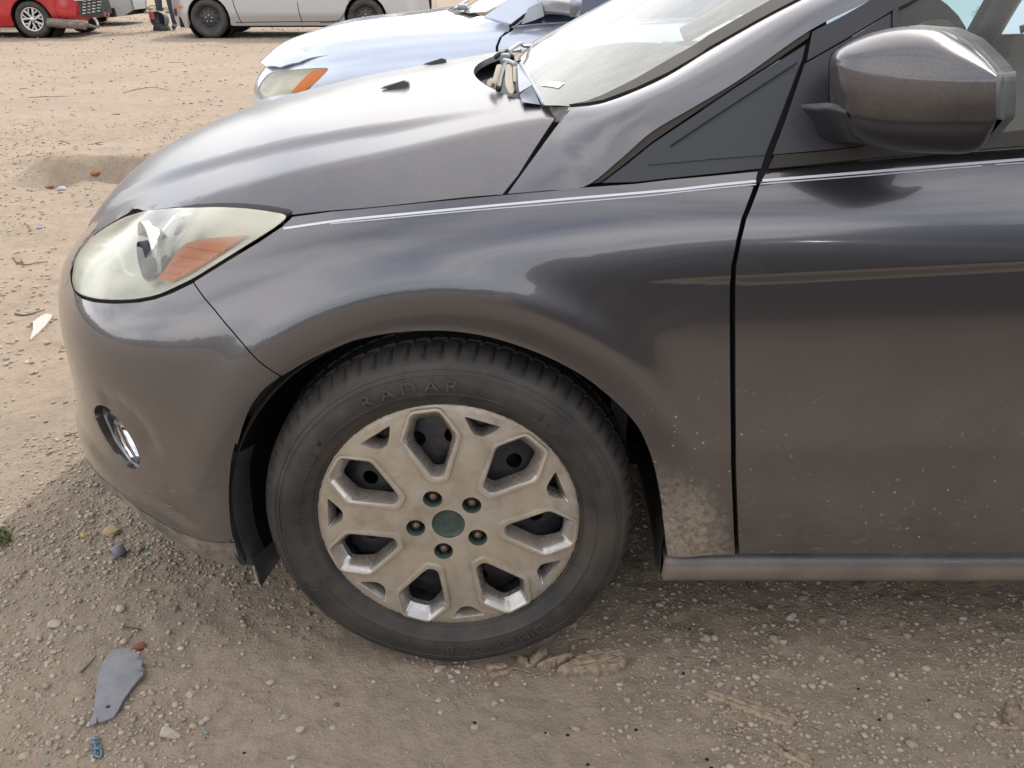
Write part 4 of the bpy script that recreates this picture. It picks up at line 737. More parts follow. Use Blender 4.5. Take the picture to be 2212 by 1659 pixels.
# headlight
lensp=O['lens']+[(-.925,.702),(-.885,.690)]+O['lens2']
lensp=[tuple(q) for q in smooth_line(lensp,.010,True)]
hl=panel('headlight',lensp,SD(.001),M['lens'],car,step=.012,edge=.008,rim=.0)
hl['label']='yellowed hazy headlight with amber reflector'
cl=np.mean(lensp,0)
def ring_bowl(name,poly,offs,m,parent,surf=side):
    n=len(poly);V=[];c=np.mean(poly,0)
    for k,o in offs:
        for q in poly: p=c+(np.array(q)-c)*k;V.append(surf(p[0],p[1],o))
    F=[(a*n+i,a*n+(i+1)%n,(a+1)*n+(i+1)%n,(a+1)*n+i) for a in range(len(offs)-1) for i in range(n)]
    return meshobj(name,np.array(V),F,m,parent)
ring_bowl('housing',[(a,b) if b>.775 else (cl[0]+(a-cl[0])*1.05,cl[1]+(b-cl[1])*1.22) for a,b in lensp],[(1.008,-.026),(1.004,-.012),(.965,-.006)],M['black'],hl)
ring_bowl('housing',lensp,[(.995,-.002),(.955,-.006),(.94,-.020),(.92,-.040),(.7,-.062),(.35,-.07),(0,-.07)],M['housingpale'],hl)
tube('lens_seal',[side(a,b-.009,-.020) for a,b in O['lens2'][:13]],.011,M['black'],hl,seg=8,step=.02)
panel('amber_reflector',shrink(O['amber'],.95),SD(-.012),M['amber'],hl,step=.012,rim=.006)
for k in range(4):  # moulded ribs inside the amber lens
    a=np.array(O['amber']);z=.737+.0125*k;xs=[-.470+.010*k,[-.435,-.405,-.372,-.345][k]]
    tube('rib',[side(xs[0],z,-.010),side((xs[0]+xs[1])/2,z+.001,-.010),side(xs[1],z+.003,-.010)],.0012,M['amber'],hl,seg=6)
# projector: a chrome bowl opening to the front with a lens barrel
def projector(cx,cz,r,dep,m,nm):
    c=side(cx,cz,-.050);ax=Vector((-.80,-.55,.05)).normalized();u=ax.cross(Vector((0,0,1))).normalized();v=ax.cross(u);V=[];prof=[(0,-.35),(.35,-.32),(.7,-.12),(.92,.25),(1.0,.55),(1.06,.58),(1.07,.3)];n=40
    for k in range(n):
        a=2*math.pi*k/n
        for q,h in prof: V.append(Vector(c)+(u*math.cos(a)+v*math.sin(a))*r*q+ax*h*dep)
    p=len(prof);F=[(k*p+i,((k+1)%n)*p+i,((k+1)%n)*p+i+1,k*p+i+1) for k in range(n) for i in range(p-1)]
    return meshobj(nm,np.array([tuple(q) for q in V]),F,m,hl)
projector(-.575,.745,.046,.045,M['housing'],'projector_bowl')
projector(-.556,.735,.030,.050,M['inner'],'projector_barrel')
# chrome fin between bowl and amber lens, fluted wedge above the bowl, small post
grid('reflector_fin',[[side(a,b,-.016) for a,b in ((-.455,.795),(-.475,.770),(-.497,.735),(-.520,.712))],[side(a,b,-.034) for a,b in ((-.475,.795),(-.495,.770),(-.515,.735),(-.535,.712))]],M['housing'],hl,4)
def wedge():
    V=[];F=[]
    for k in range(12):
        t=k/11;x0=-.640+.014*t*0;a=side(-.668+.010*k/2.2,.800-.0005*k,-.022-.003*(k%2));b=side(-.610-.003*k*.2,.758+.003*k*.3,-.026-.003*(k%2));V+=[a,b]
    # fan of flutes from the lower point
    V=[];p0=side(-.600,.752,-.028)
    for k in range(17):
        t=k/16;q=side(-.672+.085*t,.806-.004*t,-.020-.0035*(k%2));V+=[q,np.array(p0)+(np.array(q)-np.array(p0))*.12]
    return np.array(V),[(2*i,2*i+2,2*i+3,2*i+1) for i in range(16)]
meshobj('fluted_wedge',*wedge(),M['housing'],hl,smooth=False)
p=side(-.490,.799,-.02);box('bulb_post',np.array(p)-.010,np.array(p)+.010,M['housingpale'],hl,.003)
panel('side_marker_bulb',[(-.505,.790),(-.497,.782),(-.487,.786),(-.490,.797)],SD(-.008),M['redstone'],hl,step=.01,rim=.004)
# hood
hs=O['hood_side']; hr=O['hood_rear']
rear=[(hr[0][0],hr[0][1])]+[(.012+.43*(YC-y)**2,y) for y in np.linspace(.345,YC,22)]
rear2=[(a,2*YC-b) for a,b in rear[-2::-1]]
sidep=hs[2:]
frontp=[(-.806,.56),(-.826,.62),(-.842,.70),(-.850,.80),(-.852,YC)]
nearp=sidep+frontp
far=[(a,2*YC-b) for a,b in nearp[-2::-1]]
hoodp=[hs[1]]+nearp+far+[(hs[1][0],2*YC-hs[1][1])]+[(a,2*YC-b) for a,b in rear]+rear[-2::-1]
HF=lambda x,y:np.stack([x,y,hood(x,y)],-1)
hood_o=panel('hood',hoodp,HF,M['hoodpaint'],car,step=.016,edge=.010,rim=.014,flip=1,roll=.006)
def nozzle(x,y,nm='washer_nozzle'):
    z=float(hood(x,y));V=[(-.032,-.011,0),(.030,-.014,0),(.030,.014,0),(-.032,.011,0),(-.026,-.004,.004),(.018,-.010,.016),(.027,-.009,.013),(.027,.009,.013),(.018,.010,.016),(-.026,.004,.004)]
    V=[(x+a,y+b,z+c-.001) for a,b,c in V];F=[(0,1,5,4),(1,6,5),(1,2,7,6),(2,8,7),(2,3,9,8),(4,5,8,9),(5,6,7,8),(3,0,4,9)]
    return meshobj(nm,V,F,M['blackplastic'],hood_o,smooth=False)
nozzle(*O['noz1']);nozzle(*O['noz2'])
# door, rocker, rear body
doorp=O['door_front'][::1]+[(.503,.2665)]+O['door_bot']+[(1.55,.285),(1.55,.985)]+[(1.2,.966)]+O['door_top'][::-1]
door=panel('front_door',doorp,SD(0),M['paint'],car,extra=CRE,step=.016,edge=.010,rim=.018,roll=.006)
rear_body=panel('rear_quarter',[(1.557,.287),(2.0,.295),(2.0,.995),(1.557,.985)],SD(0),M['paint'],car,step=.05,rim=.02)
def rocker():
    prof=[(.035,.262),(.004,.256),(-.010,.249),(-.014,.240),(-.012,.226),(-.006,.208),(.004,.194),(.02,.188),(.05,.187)]
    xs=[.372,.376,.40]+list(np.linspace(.46,2.0,30));V=[];k=len(prof)
    for i,x in enumerate(xs):
        s=.92 if i==0 else 1
        for y,z in prof: V.append((x,y+(.012 if i==0 else 0)-.006*(x-.4)*.0,.225+(z-.225)*s+.010*(x-.4)*.55))
    F=[(i*k+j,i*k+j+1,(i+1)*k+j+1,(i+1)*k+j) for i in range(len(xs)-1) for j in range(k-1)]+[tuple(range(k))]
    meshobj('rocker_panel',V,F,M['rocker'],car)
rocker()
# pin stripes follow the shoulder
for n,w_,m in (('ps1',.0030,M['stripe']),('ps1d',.0032,M['stripe']),('ps2',.0015,M['stripe2']),('ps2d',.0015,M['stripe2']),('ps2e',.0015,M['stripe2'])):
    P=np.array(smooth_line(O[n],.01));V=[];
    for a,b in P: V+=[side(a,b-w_/2,.0007),side(a,b+w_/2,.0007)]
    meshobj('pin_stripe',np.array(V),[(2*i,2*i+2,2*i+3,2*i+1) for i in range(len(P)-1)],m,door if n.endswith(('d','e')) else fender)
# pillar
lo=np.array(O['pillar_lo']);up=np.array(O['pillar_up'])
lo=np.r_[lo,[lo[-1]+(lo[-1]-lo[-2])*4]];up=np.r_[up,[up[-1]+(lo[-1]-lo[-2])]]
nrm=np.array((-.12,-.72,.68));rows=[];fall=np.array([0,.25,.6,.85]+[1]*(len(lo)-4))[:,None]
for t,bu in ((-.03,-.1),(0,0),(.3,.72),(.6,.98),(.85,.62),(1,.05),(1.03,-.4)):
    wd=np.linalg.norm(up-lo,axis=1,keepdims=True);rows.append(lo+(up-lo)*t+nrm*bu*np.minimum(wd,.14)*.16*fall)
grid('windshield_pillar',rows,M['paint'],car,5)
# windshield, its rubber edge, far pillar and roof
def ws():
    we=np.array(O['wind_edge']);we=np.r_[we,[[1.05,.30]]]
    out=[tuple(q) for q in we]+[(1.02,.5),(.99,YC)]
    bot=[q for q in O['wind_bot'] if q[1]<YC-.05]+[(O['wind_bot'][-1][0]-.004,YC)]
    half=out+[]+bot[::-1]
    full=[tuple(q) for q in we]+[(1.02,.5),(.99,YC),(1.02,2*YC-.5)]+[(a,2*YC-b_) for a,b_ in we[::-1]]+[(a,2*YC-b_) for a,b_ in bot]+bot[-2::-1]
    f=lambda x,y:np.stack([x,y,wind(x,y)],-1)
    full[:]=full;grid('cowl_corner',[[(.140,.245,.940),(.165,.215,.945),(.195,.185,.955)],[(.170,.290,.962),(.178,.240,.966),(.205,.195,.976)]],M['lip'],car,4);g=panel('windshield',full,f,M['wglass'],car,step=.03,edge=.02,rim=0)
    wi=O['wind_seal_in'];sea=[tuple(q) for q in O['wind_edge'][1:]]+[(.70,.262)]+[tuple((a,b_)) for a,b_ in wi[:0:-1]]
    panel('windshield_seal',sea,lambda x,y:f(x,y)+np.array((-.001,-.001,.003)),M['molding'],g,step=.012,rim=.006)
    panel('label',O['ws_mark'],lambda x,y:f(x,y)+np.array((0,0,.0015)),M['whitemark'],g,step=.02,rim=0)
    return g
wsg=ws()
def roof():
    xs=np.linspace(.99,2.1,10);G=[]
    for x in xs:
        z=1.375+.07*math.sin(min(1,(x-.99)/.8)*math.pi/2);G.append([(x,.30,z-.09),(x,.36,z-.035),(x,.55,z),(x,YC,z+.015),(x,2*YC-.55,z),(x,2*YC-.36,z-.035),(x,2*YC-.30,z-.09)])
    grid('roof',G,M['hoodpaint'],car,4)
    for s in (0,1):
        G=[[(x,.30,1.286+.07*math.sin(min(1,(x-.99)/.8)*math.pi/2)) for x in np.linspace(.95,2.1,8)],[(x,.26,1.235+.07*math.sin(min(1,(x-.95)/.8)*math.pi/2)) for x in np.linspace(.95,2.1,8)]]
        G=np.array(G) if s==0 else mir(G);grid('roof_rail',G,M['paint'],car,3)
    # near and far centre pillars
    for s in (0,1):
        G=np.array([[(1.50,.035,.97),(1.52,.14,1.15),(1.54,.27,1.30)],[(1.60,.035,.97),(1.62,.14,1.15),(1.64,.27,1.30)]]);grid('centre_pillar',G if s==0 else mir(G),M['blackplastic'],car,3)
    # far windshield pillar
    grid('windshield_pillar',mir(rows),M['paint'],car,3)
roof()
# greenhouse trim
GH=lambda off:(lambda x,z:gh(x,z,off))
panel('pillar_molding',O['molding'],GH(.003),M['molding'],car,step=.012,rim=.012)
qt=panel('quarter_trim',O['quarter'],GH(.002),M['quarter'],car,step=.014,rim=.012,roll=.004)
panel('inset_panel',O['quarter_pan'],GH(.0085),M['quarter'],qt,step=.010,edge=.006,rim=.008,roll=.010)
tube('groove',[gh(a,b,.0095) for a,b in ((.337,.9385),(.4036,.9805),(.5130,1.0475))],.0013,M['gap'],qt,seg=5,step=.02)
sl=panel('mirror_sail',O['sail'],GH(.006),M['sail'],door,step=.014,rim=.010,roll=.004)
fr=O['frame'][:3]+[(.76,1.2085),(.95,1.305),(.97,1.288),(.79,1.197)]+O['frame'][5:]
panel('window_frame',O['frame'],GH(.005),M['sail'],door,step=.014,rim=.012)
panel('divider_bar',O['divider'],GH(.0075),M['blackplastic'],door,step=.01,rim=.008)
bmz=O['belt_molding'];bm2=bmz[:5]+[(.8257,.9656),(1.2,.998),(1.55,1.02),(1.55,1.0),(1.2,.978)]+bmz[7:]
panel('belt_molding',bm2,GH(.006),M['molding'],door,step=.014,rim=.010,roll=.003)
wn=panel('side_window',[(.652,1.118),(.676,1.131),(.80,1.20),(.97,1.27),(1.48,1.30),(1.48,1.0),(.82,.963),(.652,.945)],GH(-.006),M['sglass'],door,step=.05,rim=0)
# cavity behind the gaps, engine bay, liner, underbody
def duct(name,poly,f,m,dep=.05,step=.05): return panel(name,poly,f,m,car,step=step,rim=0)
duct('inner_panel',[(.30,.92),(.62,.95),(.62,.24),(.37,.24),(.42,.5),(.44,.70),(.30,.74)],SD(-.040),M['gap'],step=.04)
panel('inner_panel',[(.455,.895),(.49,.895),(.56,1.09),(.56,1.13),(.515,1.10),(.44,.90)],lambda x,z:gh(x,z,-.012),M['gap'],car,step=.03,rim=0)
duct('inner_panel',[(-.25,.60),(-.39,.75),(-.50,.70),(-.34,.50)],SD(-.022),M['gap'],step=.03)
grid('hood_gutter',[[(-.30,.13,.80),(-.1,.075,.825),(.1,.06,.845),(.22,.07,.86)],[(-.30,.24,.80),(-.1,.19,.835),(.1,.17,.86),(.22,.16,.92)]],M['gap'],car,4)
grid('hood_gutter',[[(.06,.05,.84),(.14,.12,.885),(.24,.26,.935)],[(.22,.06,.84),(.27,.12,.885),(.30,.26,.935)]],M['gap'],car,4)
grid('hood_gutter',[[(-.86,.60,.60),(-.72,.36,.63),(-.5,.15,.67),(-.3,.10,.72)],[(-.74,.70,.66),(-.60,.46,.70),(-.40,.30,.745),(-.2,.2,.78)]],M['gap'],car,4)
def liner():
    V=[];F=[];n=48;ys=[-.012,.02,.12,.30,.42];rs=[.366,.372,.376,.376,.37]
    for i in range(n+1):
        a=R(-13)+R(206)*i/n
        for r,y in zip(rs,ys): V.append((r*math.cos(a),y,.318+r*math.sin(a)))
    k=len(ys);F=[(i*k+j,(i+1)*k+j,(i+1)*k+j+1,i*k+j+1) for i in range(n) for j in range(k-1)]
    c=len(V);V.append((0,.42,.318));F+=[(i*k+k-1,(i+1)*k+k-1,c) for i in range(n)]
    meshobj('wheel_liner',V,F,M['liner'],car)
    # folded front edge of the liner and the loose rubber flap below it
    grid('liner_edge',[[(-.352,-.012,.46),(-.372,-.008,.40),(-.380,-.004,.32),(-.379,.0,.26),(-.372,.004,.222)],[(-.338,.004,.455),(-.356,.008,.40),(-.364,.010,.32),(-.362,.012,.26),(-.350,.014,.215)],[(-.325,.035,.45),(-.342,.04,.40),(-.348,.042,.32),(-.346,.044,.26),(-.332,.05,.205)]],M['blackplastic'],car,4)
    grid('splash_flap',[[(-.352,.012,.235),(-.350,.016,.20),(-.345,.014,.168)],[(-.332,.03,.24),(-.330,.034,.205),(-.338,.022,.175)],[(-.298,.05,.27),(-.296,.05,.235),(-.318,.035,.20)]],M['liner'],car,4)
    tube('flap_seam',[(-.352,.010,.215),(-.350,.010,.190),(-.3445,.010,.166)],.0014,M['tan'],car,seg=6)
liner()
box('floor_pan',(.40,.05,.190),(2.0,1.68,.25),M['black'],car);grid('splash_shield',[[(-.37,.03,.26),(-.35,.25,.24),(-.34,.5,.22)],[(-.345,.03,.19),(-.32,.25,.17),(-.31,.5,.16)]],M['black'],car,3);box('floor_pan',(-.50,.36,.22),(2.0,1.50,.27),M['black'],car)
box('inner_panel',(.37,.03,.19),(.385,.10,.27),M['blackplastic'],car,.003)
box('engine_block',(-.50,.45,.27),(.10,1.3,.72),M['inner'],car,.03)
box('firewall',(.28,.12,.25),(.31,1.63,.90),M['inner'],car)
# rear skin: a mirrored flank so the car is whole from the other side
farp=[(-.30,.20),(-.30,.80),(-.2,.84),(.1,.875),(.46,.90),(.5,.905),(1.55,.98),(2.0,.99),(2.0,.25),(.36,.25),(.33,.45),(.20,.61),(0,.68),(-.2,.62),(-.29,.50)]
Pf,Ff,_l=tri2d([(-.36,.24),(-.36,.50),(-.25,.62),(0,.69),(.25,.62),(.36,.50),(.38,.26),(2.0,.26),(2.0,.985),(1.2,.96),(.5,.905),(.1,.87),(-.23,.83),(-.40,.80)],(),.06)
meshobj('far_flank',mir(side(Pf[:,0],Pf[:,1])),[tuple(q) for q in Ff[:,::-1]],M['paint'],car)
# ---- interior
inter=box('dashboard',(.42,.20,.72),(.80,1.55,.93),M['interior'],car,.05)
grid('dash_top',[[(.16,.30,.93),(.14,.6,.945),(.13,YC,.95),(.14,1.15,.945),(.16,1.45,.93)],[(.45,.22,.965),(.45,.6,.985),(.45,YC,.99),(.45,1.15,.985),(.45,1.53,.965)],[(.78,.22,.93),(.78,.6,.95),(.78,YC,.95),(.78,1.15,.95),(.78,1.53,.93)]],M['interior'],car,5)
def steering():
    c=Vector((.79,.47,.905));ax=Vector((-.88,0,.47)).normalized();u=Vector((0,1,0));v=ax.cross(u);pts=[tuple(c+(u*math.cos(a)+v*math.sin(a))*.185) for a in np.linspace(0,2*math.pi,25)]
    s=tube('steering_wheel',pts,.016,M['interior'],car,seg=10,step=.02)
    for a in (0,math.pi,-math.pi/2): tube('spoke',[tuple(c),tuple(c+(u*math.cos(a)+v*math.sin(a))*.18)],.014,M['interior'],s,seg=6,step=.05)
    lathe('hub',[(0,-.02),(.05,-.02),(.06,0),(.05,.03)],M['interior'],s,seg=20,cen=tuple(c))
steering()
def seat(y):
    s=box('seat',(1.25,y-.24,.40),(1.78,y+.24,.60),M['fabric'],car,.05);b=box('seat_back',(1.72,y-.23,.58),(1.88,y+.23,1.12),M['fabric'],s,.05);box('headrest',(1.78,y-.12,1.14),(1.88,y+.12,1.30),M['fabric'],s,.03)
seat(.50);seat(1.22)
# far door card with its window, frame bars and pull handle
fd=box('far_door_card',(.55,1.66,.35),(1.50,1.71,.955),M['interior'],car,.012)
box('sill',(.70,1.645,.950),(1.50,1.715,.972),M['blackplastic'],fd,.005)
tube('handle',[(1.62,1.62,.99),(1.66,1.60,1.0),(1.72,1.60,.96),(1.80,1.60,.93)],.012,M['tan'],fd,seg=8)
tube('far_frame',[(.62,1.70,.97),(.85,1.64,1.10),(1.15,1.54,1.27),(1.5,1.47,1.33)],.026,M['blackplastic'],fd,seg=8,step=.05)
tube('far_frame',[(1.56,1.70,.97),(1.58,1.62,1.12),(1.62,1.47,1.33)],.040,M['blackplastic'],fd,seg=8,step=.05)
et=O['etch']
def ell(c,rx,rz,n=14): return [(c[0]+rx*math.cos(2*math.pi*k/n),c[1]-.001,c[2]+rz*math.sin(2*math.pi*k/n)) for k in range(n+1)]
tube('etched_mark',ell(et[0],.012,.0065),.0007,M['darkmark'],fd,seg=4,step=.004)
for q,wd in zip(et[1:5],(.008,.009,.008,.006)): tube('etched_mark',[(q[0]-wd,q[1]-.001,q[2]),(q[0],q[1]-.001,q[2]),(q[0]+wd,q[1]-.001,q[2])],.0007,M['darkmark'],fd,seg=4,step=.01)
q=et[5];tube('etched_mark',[(q[0]-.005,q[1]-.001,q[2]-.005),(q[0]+.005,q[1]-.001,q[2]-.005),(q[0]+.005,q[1]-.001,q[2]+.005),(q[0]-.005,q[1]-.001,q[2]+.005),(q[0]-.005,q[1]-.001,q[2]-.005)],.0007,M['darkmark'],fd,seg=4,step=.02)
meshobj('far_sail_panel',[(a,b-.006,c) for a,b,c in O['farsail']],[tuple(range(len(O['farsail'])))],M['interior'],fd,smooth=False)
fg=meshobj('far_window',[(.70,1.695,.97),(1.54,1.695,.97),(1.56,1.60,1.20),(1.10,1.60,1.20)],[(0,1,2,3)],M['sglass'],fd)
# ---- cowl and wiper
cowl=grid('cowl',[[(.02,.34,.925),(-.02,.6,.93),(-.035,YC,.932),(-.02,1.15,.93),(.02,1.41,.925)],[(.10,.33,.905),(.05,.6,.91),(.03,YC,.912),(.05,1.15,.91),(.10,1.41,.905)],[(.22,.31,.955),(.15,.6,.955),(.13,YC,.955),(.15,1.15,.955),(.22,1.41,.955)]],M['inner'],car,5)
def wpt(x,y,yy): # nothing clever: recorded points
    return (x,y,yy)
for i,C_ in enumerate(O['cowl_fins']):
    grid('cowl_fin',C_,M['tan'],cowl,4,back=((.006,.012,-.004),.9))
grid('cowl_end_cap',O['cowl_cap'],M['greycap'],cowl,4,back=((.0,.02,-.012),.95))
grid('cowl_corner_cover',O['cowl_navy'],M['navy'],cowl,4,back=((.0,.02,-.012),.95))
tube('windshield_lower_seal',O['cowl_seal'],.0035,M['greycap'],cowl,seg=6)
wa=tube('wiper_arm',O['wiper1'],(.0045,.0045),M['greycap'],car,seg=8)
grid('blade',O['wiper_blade'],M['greycap'],wa,3,back=((0,.01,-.006),.95))
p=np.array(O['wiper_piv']);box('pivot',p-np.array((.011,.02,.016)),p+np.array((.009,.02,.006)),M['slateplastic'],wa,.005)
tube('linkage',O['wiper2'],.005,M['blackplastic'],wa,seg=8)
tube('arm_bracket',O['wiper3'],.005,M['greycap'],wa,seg=8)
tube('cable',O['wiper4'],.006,M['blackplastic'],wa,seg=8)
# ---- mirror
mr=grid('side_mirror',O['mirror_cap'],M['mirrorpaint'],car,5);mr['label']='grey side mirror with water-marked top'
grid('lower_housing',O['mirror_low'],M['sail'],mr,5)
grid('bezel',O['bezel'],M['sail'],mr,4)
arm=grid('arm',O['arm'],M['sail'],mr,5)
def mback():
    c=np.array(O['mirror_cap']);l=np.array(O['mirror_low']);b=np.array(O['bezel'])
    ring=np.r_[c[0][:6],b[2],l[-1][8::-1],c[4:,0][::-1][:3]]
    n=len(ring);cen=ring.mean(0);V=[];
    for k,o in ((1,(0,.004,0)),(1.0,(.028,.03,0)),(.86,(.03,.032,0)),(.80,(.018,.024,0)),(0,(.018,.024,0))):
        for q in ring: V.append(cen+(q-cen)*k+np.array(o))
    F=[(a*n+i,a*n+(i+1)%n,(a+1)*n+(i+1)%n,(a+1)*n+i) for a in range(4) for i in range(n)]
    meshobj('mirror_back',np.array(V),F,M['blackplastic'],mr)
mback()
# ---------------------------------------------------------------- front wheel
wheel=bpy.data.objects.new('wheel',None);link(wheel,car);wheel.location=(-.9,-YC,.318);wheel.empty_display_size=.1
def yside(r):  # sidewall surface
    return float(np.interp(r,[.222,.230,.238,.250,.265,.282,.297,.307,.314],[.010,.000,-.006,-.013,-.0165,-.0145,-.007,.001,.010]))
def flatten(V):
    z=V[:,2];lo=z<.012;V=V.copy();b=np.clip((.05-z)/.05,0,1)
    V[:,1]-=np.where(V[:,1]<.02,.006*b*np.exp(-(V[:,0]/.10)**2),0);V[:,2]=np.maximum(z,-.001);return V
def tyre():
    prof=[(.214,.03),(.218,.014),(.2215,.008),(.2255,.0035),(.2290,.0010),(.2300,.0018),(.2335,-.0022),(.2345,-.0035),(.2360,-.0040)]
    prof+=[(r,yside(r)) for r in (.240,.245,.250)]+[(.2508,yside(.2508)-.0012),(.2520,yside(.252)-.0012),(.2528,yside(.2528))]
    prof+=[(r,yside(r)) for r in (.258,.264,.270,.276)]+[(.2845,yside(.2845)),(.2853,yside(.285)-.0014),(.2868,yside(.287)-.0014),(.2876,yside(.2876)),(.2915,yside(.2915)),(.2922,yside(.292)-.0010),(.2932,yside(.2932))]
    prof+=[(.297,-.007),(.301,-.0045)]
    k0=len(prof);prof+=[(.3045,-.0020),(.3085,.0025),(.3130,.0100),(.3165,.0190),(.3190,.0290),(.3205,.0390)]
    k1=len(prof);prof+=[(.3208,.0420),(.3140,.0435),(.3140,.0500),(.3210,.0515),(.3216,.075),(.3216,.083),(.3150,.0845),(.3150,.092),(.3218,.0935),(.3216,.135),(.315,.1365),(.315,.144),(.3205,.146),(.3185,.172),(.312,.19),(.300,.204),(.27,.214),(.235,.210),(.214,.19)]
    seg=504;V=[];F=[];k=len(prof)
    for i in range(seg):
        for q,(r,y) in enumerate(prof):
            a=2*math.pi*i/seg;dr=0
            if k0<=q<k1:
                t=(q-k0)/(k1-k0);ph=(i+2.2*t*t)%7            # slanted shoulder slots
                dr=-.0058*min(1,t*2.2) if ph<1.25 else (-.0018*t if 3.6<ph<4.2 else 0)
            elif k1<=q<k1+12 and (i+q)%7==0: dr=-.004
            rr=r+dr;V.append((rr*math.cos(a),y+(-dr*.35 if dr<-.004 else 0),.318+rr*math.sin(a)))
    V=flatten(np.array(V))
    for i in range(seg):
        j=(i+1)%seg
        for q in range(k-1): F.append((i*k+q,j*k+q,j*k+q+1,i*k+q+1))
    o=meshobj('tyre',V,F,M['tyre'],wheel)
    o.data.materials.append(M['tread'])
    mi=[1 if (f%(k-1))>=k0-1 else 0 for f in range(len(F))]
    if len(o.data.polygons)==len(mi): o.data.polygons.foreach_set('material_index',mi)
    try: o.data.set_sharp_from_angle(angle=R(38))
    except Exception: pass
    return o
ty=tyre()
_dg=None
def glyph(ch):
    cu=bpy.data.curves.new('glyph','FONT');cu.body=ch;cu.size=1;cu.resolution_u=3;ob=bpy.data.objects.new('glyph',cu);scene.collection.objects.link(ob)
    bpy.context.view_layer.update();me=bpy.data.meshes.new_from_object(ob);V=[tuple(v.co) for v in me.vertices];F=[tuple(p.vertices) for p in me.polygons]
    E=[tuple(e.vertices) for e in me.edges if True];cnt={}
    for f in F:
        for a,b in zip(f,f[1:]+f[:1]): k=(min(a,b),max(a,b));cnt[k]=cnt.get(k,0)+1
    bd=[];
    for f in F:
        for a,b in zip(f,f[1:]+f[:1]):
            if cnt[(min(a,b),max(a,b))]==1: bd.append((a,b))
    bpy.data.objects.remove(ob);bpy.data.curves.remove(cu);bpy.data.meshes.remove(me)
    return np.array(V) if V else np.zeros((0,3)),F,bd
GL={}
def text_geo(txt,size,track=1.):
    """letters laid along +x; returns verts (x,y), faces, boundary edges"""
    x=0;V=[];F=[];B=[]
    for ch in txt:
        if ch==' ': x+=.35*size;continue
        if ch not in GL: GL[ch]=glyph(ch)
        v,f,b=GL[ch];k=len(V);mn,mx=v[:,0].min(),v[:,0].max()
        for p in v: V.append((x+(p[0]-mn)*size,p[1]*size))
        F+=[tuple(i+k for i in q) for q in f];B+=[(a+k,c+k) for a,c in b];x+=(mx-mn)*size+.14*size*track
    V=np.array(V);V[:,0]-=x/2;return V,F,B
def arc_text(txt,size,ang,r,h=.0011,track=1.,sx=1.,outline=False,m=None,name='lettering'):
    V,F,B=text_geo(txt,size,track);V[:,0]*=sx;k=len(V);top=[];low=[]
    for x,y in V:
        rr=r+y-size*.35;a=R(ang)-x/r;q=yside(rr);top.append((rr*math.cos(a),q-h,.318+rr*math.sin(a)));low.append((rr*math.cos(a),q+.001,.318+rr*math.sin(a)))
    FF=F+[(a,b,b+k,a+k) for a,b in B]
    return meshobj(name,flatten(np.array(top+low)),FF,m or M['lettering'],wheel,smooth=False)
arc_text('RADAR',.030,100,.268,h=.0026,track=2.2,sx=1.25)
arc_text('DIMAX AS-8',.026,-73,.269,h=.0024,track=1.6,sx=1.1)
arc_text('215/55R16 91H',.0125,196,.245,h=.0012,track=2.4)
arc_text('A86',.012,175,.247,h=.0012,track=2.5)
arc_text('M+S',.013,219,.252,h=.0012,track=2.5)
arc_text('5123',.008,81,.241,h=.001,track=2)
arc_text('TUBELESS',.007,99,.241,h=.001,track=2)
arc_text('RADIAL',.009,-35,.254,h=.001,track=2)
def emblem(ang,r,rad):
    cx,cz=r*math.cos(R(ang)),r*math.sin(R(ang));pts=[];
    for a in np.linspace(0,2*math.pi,21):
        x,z=cx+rad*math.cos(a),cz+rad*math.sin(a);pts.append((x,yside(math.hypot(x,z))-.0006,.318+z))
    e=tube('emblem',pts,.0009,M['lettering'],wheel,seg=5,step=.006);return cx,cz
cx,cz=emblem(149,.262,.0125)
for d in (-.6,-.3,0,.3,.6):   # fan of strokes beside the round emblem
    a=R(149-7);b=R(149-10.5);r1,r2=.258+.004*d,.264+.016*d;P=[(r1*math.cos(a),yside(r1)-.0008,.318+r1*math.sin(a)),(r2*math.cos(b),yside(r2)-.0008,.318+r2*math.sin(b))]
    tube('emblem',P,.0009,M['lettering'],wheel,seg=4,step=.01)
emblem(47.5,.262,.0115);emblem(207,.270,.012)
for rr in (.256,.2605,.265,.2695):
    tube('sidewall_line',[(rr*math.cos(a),yside(rr)-.0004,.318+rr*math.sin(a)) for a in np.linspace(R(70),R(53),10)],.0008,M['lettering'],wheel,seg=4,step=.01)
    if rr>.26: tube('sidewall_line',[(rr*math.cos(a),yside(rr)-.0004,.318+rr*math.sin(a)) for a in np.linspace(R(43),R(18),12)],.0007,M['lettering'],wheel,seg=4,step=.01)
# hubcap
ANG=[98+51.43*k for k in range(7)];VANG=[a-25.7 for a in ANG];LANG=[115.6-72*k for k in range(5)]
def pol(r,a): return (r*math.cos(R(a)),r*math.sin(R(a)))
def rounded(P,cr,n=4):
    r=[];m_=len(P)
    for i in range(m_):
        a,b,c=map(lambda q:np.array(q,float),(P[i-1],P[i],P[(i+1)%m_]));u=(a-b);v=(c-b);lu,lv=np.linalg.norm(u),np.linalg.norm(v);d=min(cr,lu*.45,lv*.45);s=b+u/lu*d;e=b+v/lv*d
        for t in np.linspace(0,1,n): r.append(tuple((1-t)**2*s+2*t*(1-t)*b+t*t*e))
    return r
def hexa(a,ro,wo,rs,wsd,ri,wi,cr): return rounded([pol(ro,a+wo),pol(rs,a+wsd),pol(ri,a+wi),pol(ri,a-wi),pol(rs,a-wsd),pol(ro,a-wo)][::-1],cr)
def face_y(r):
    return float(np.interp(r,[0,.03,.07,.12,.18,.205,.216,.222,.2265,.2285],[-.004,-.005,-.007,-.0065,-.004,-.002,.0,.002,.006,.014]))
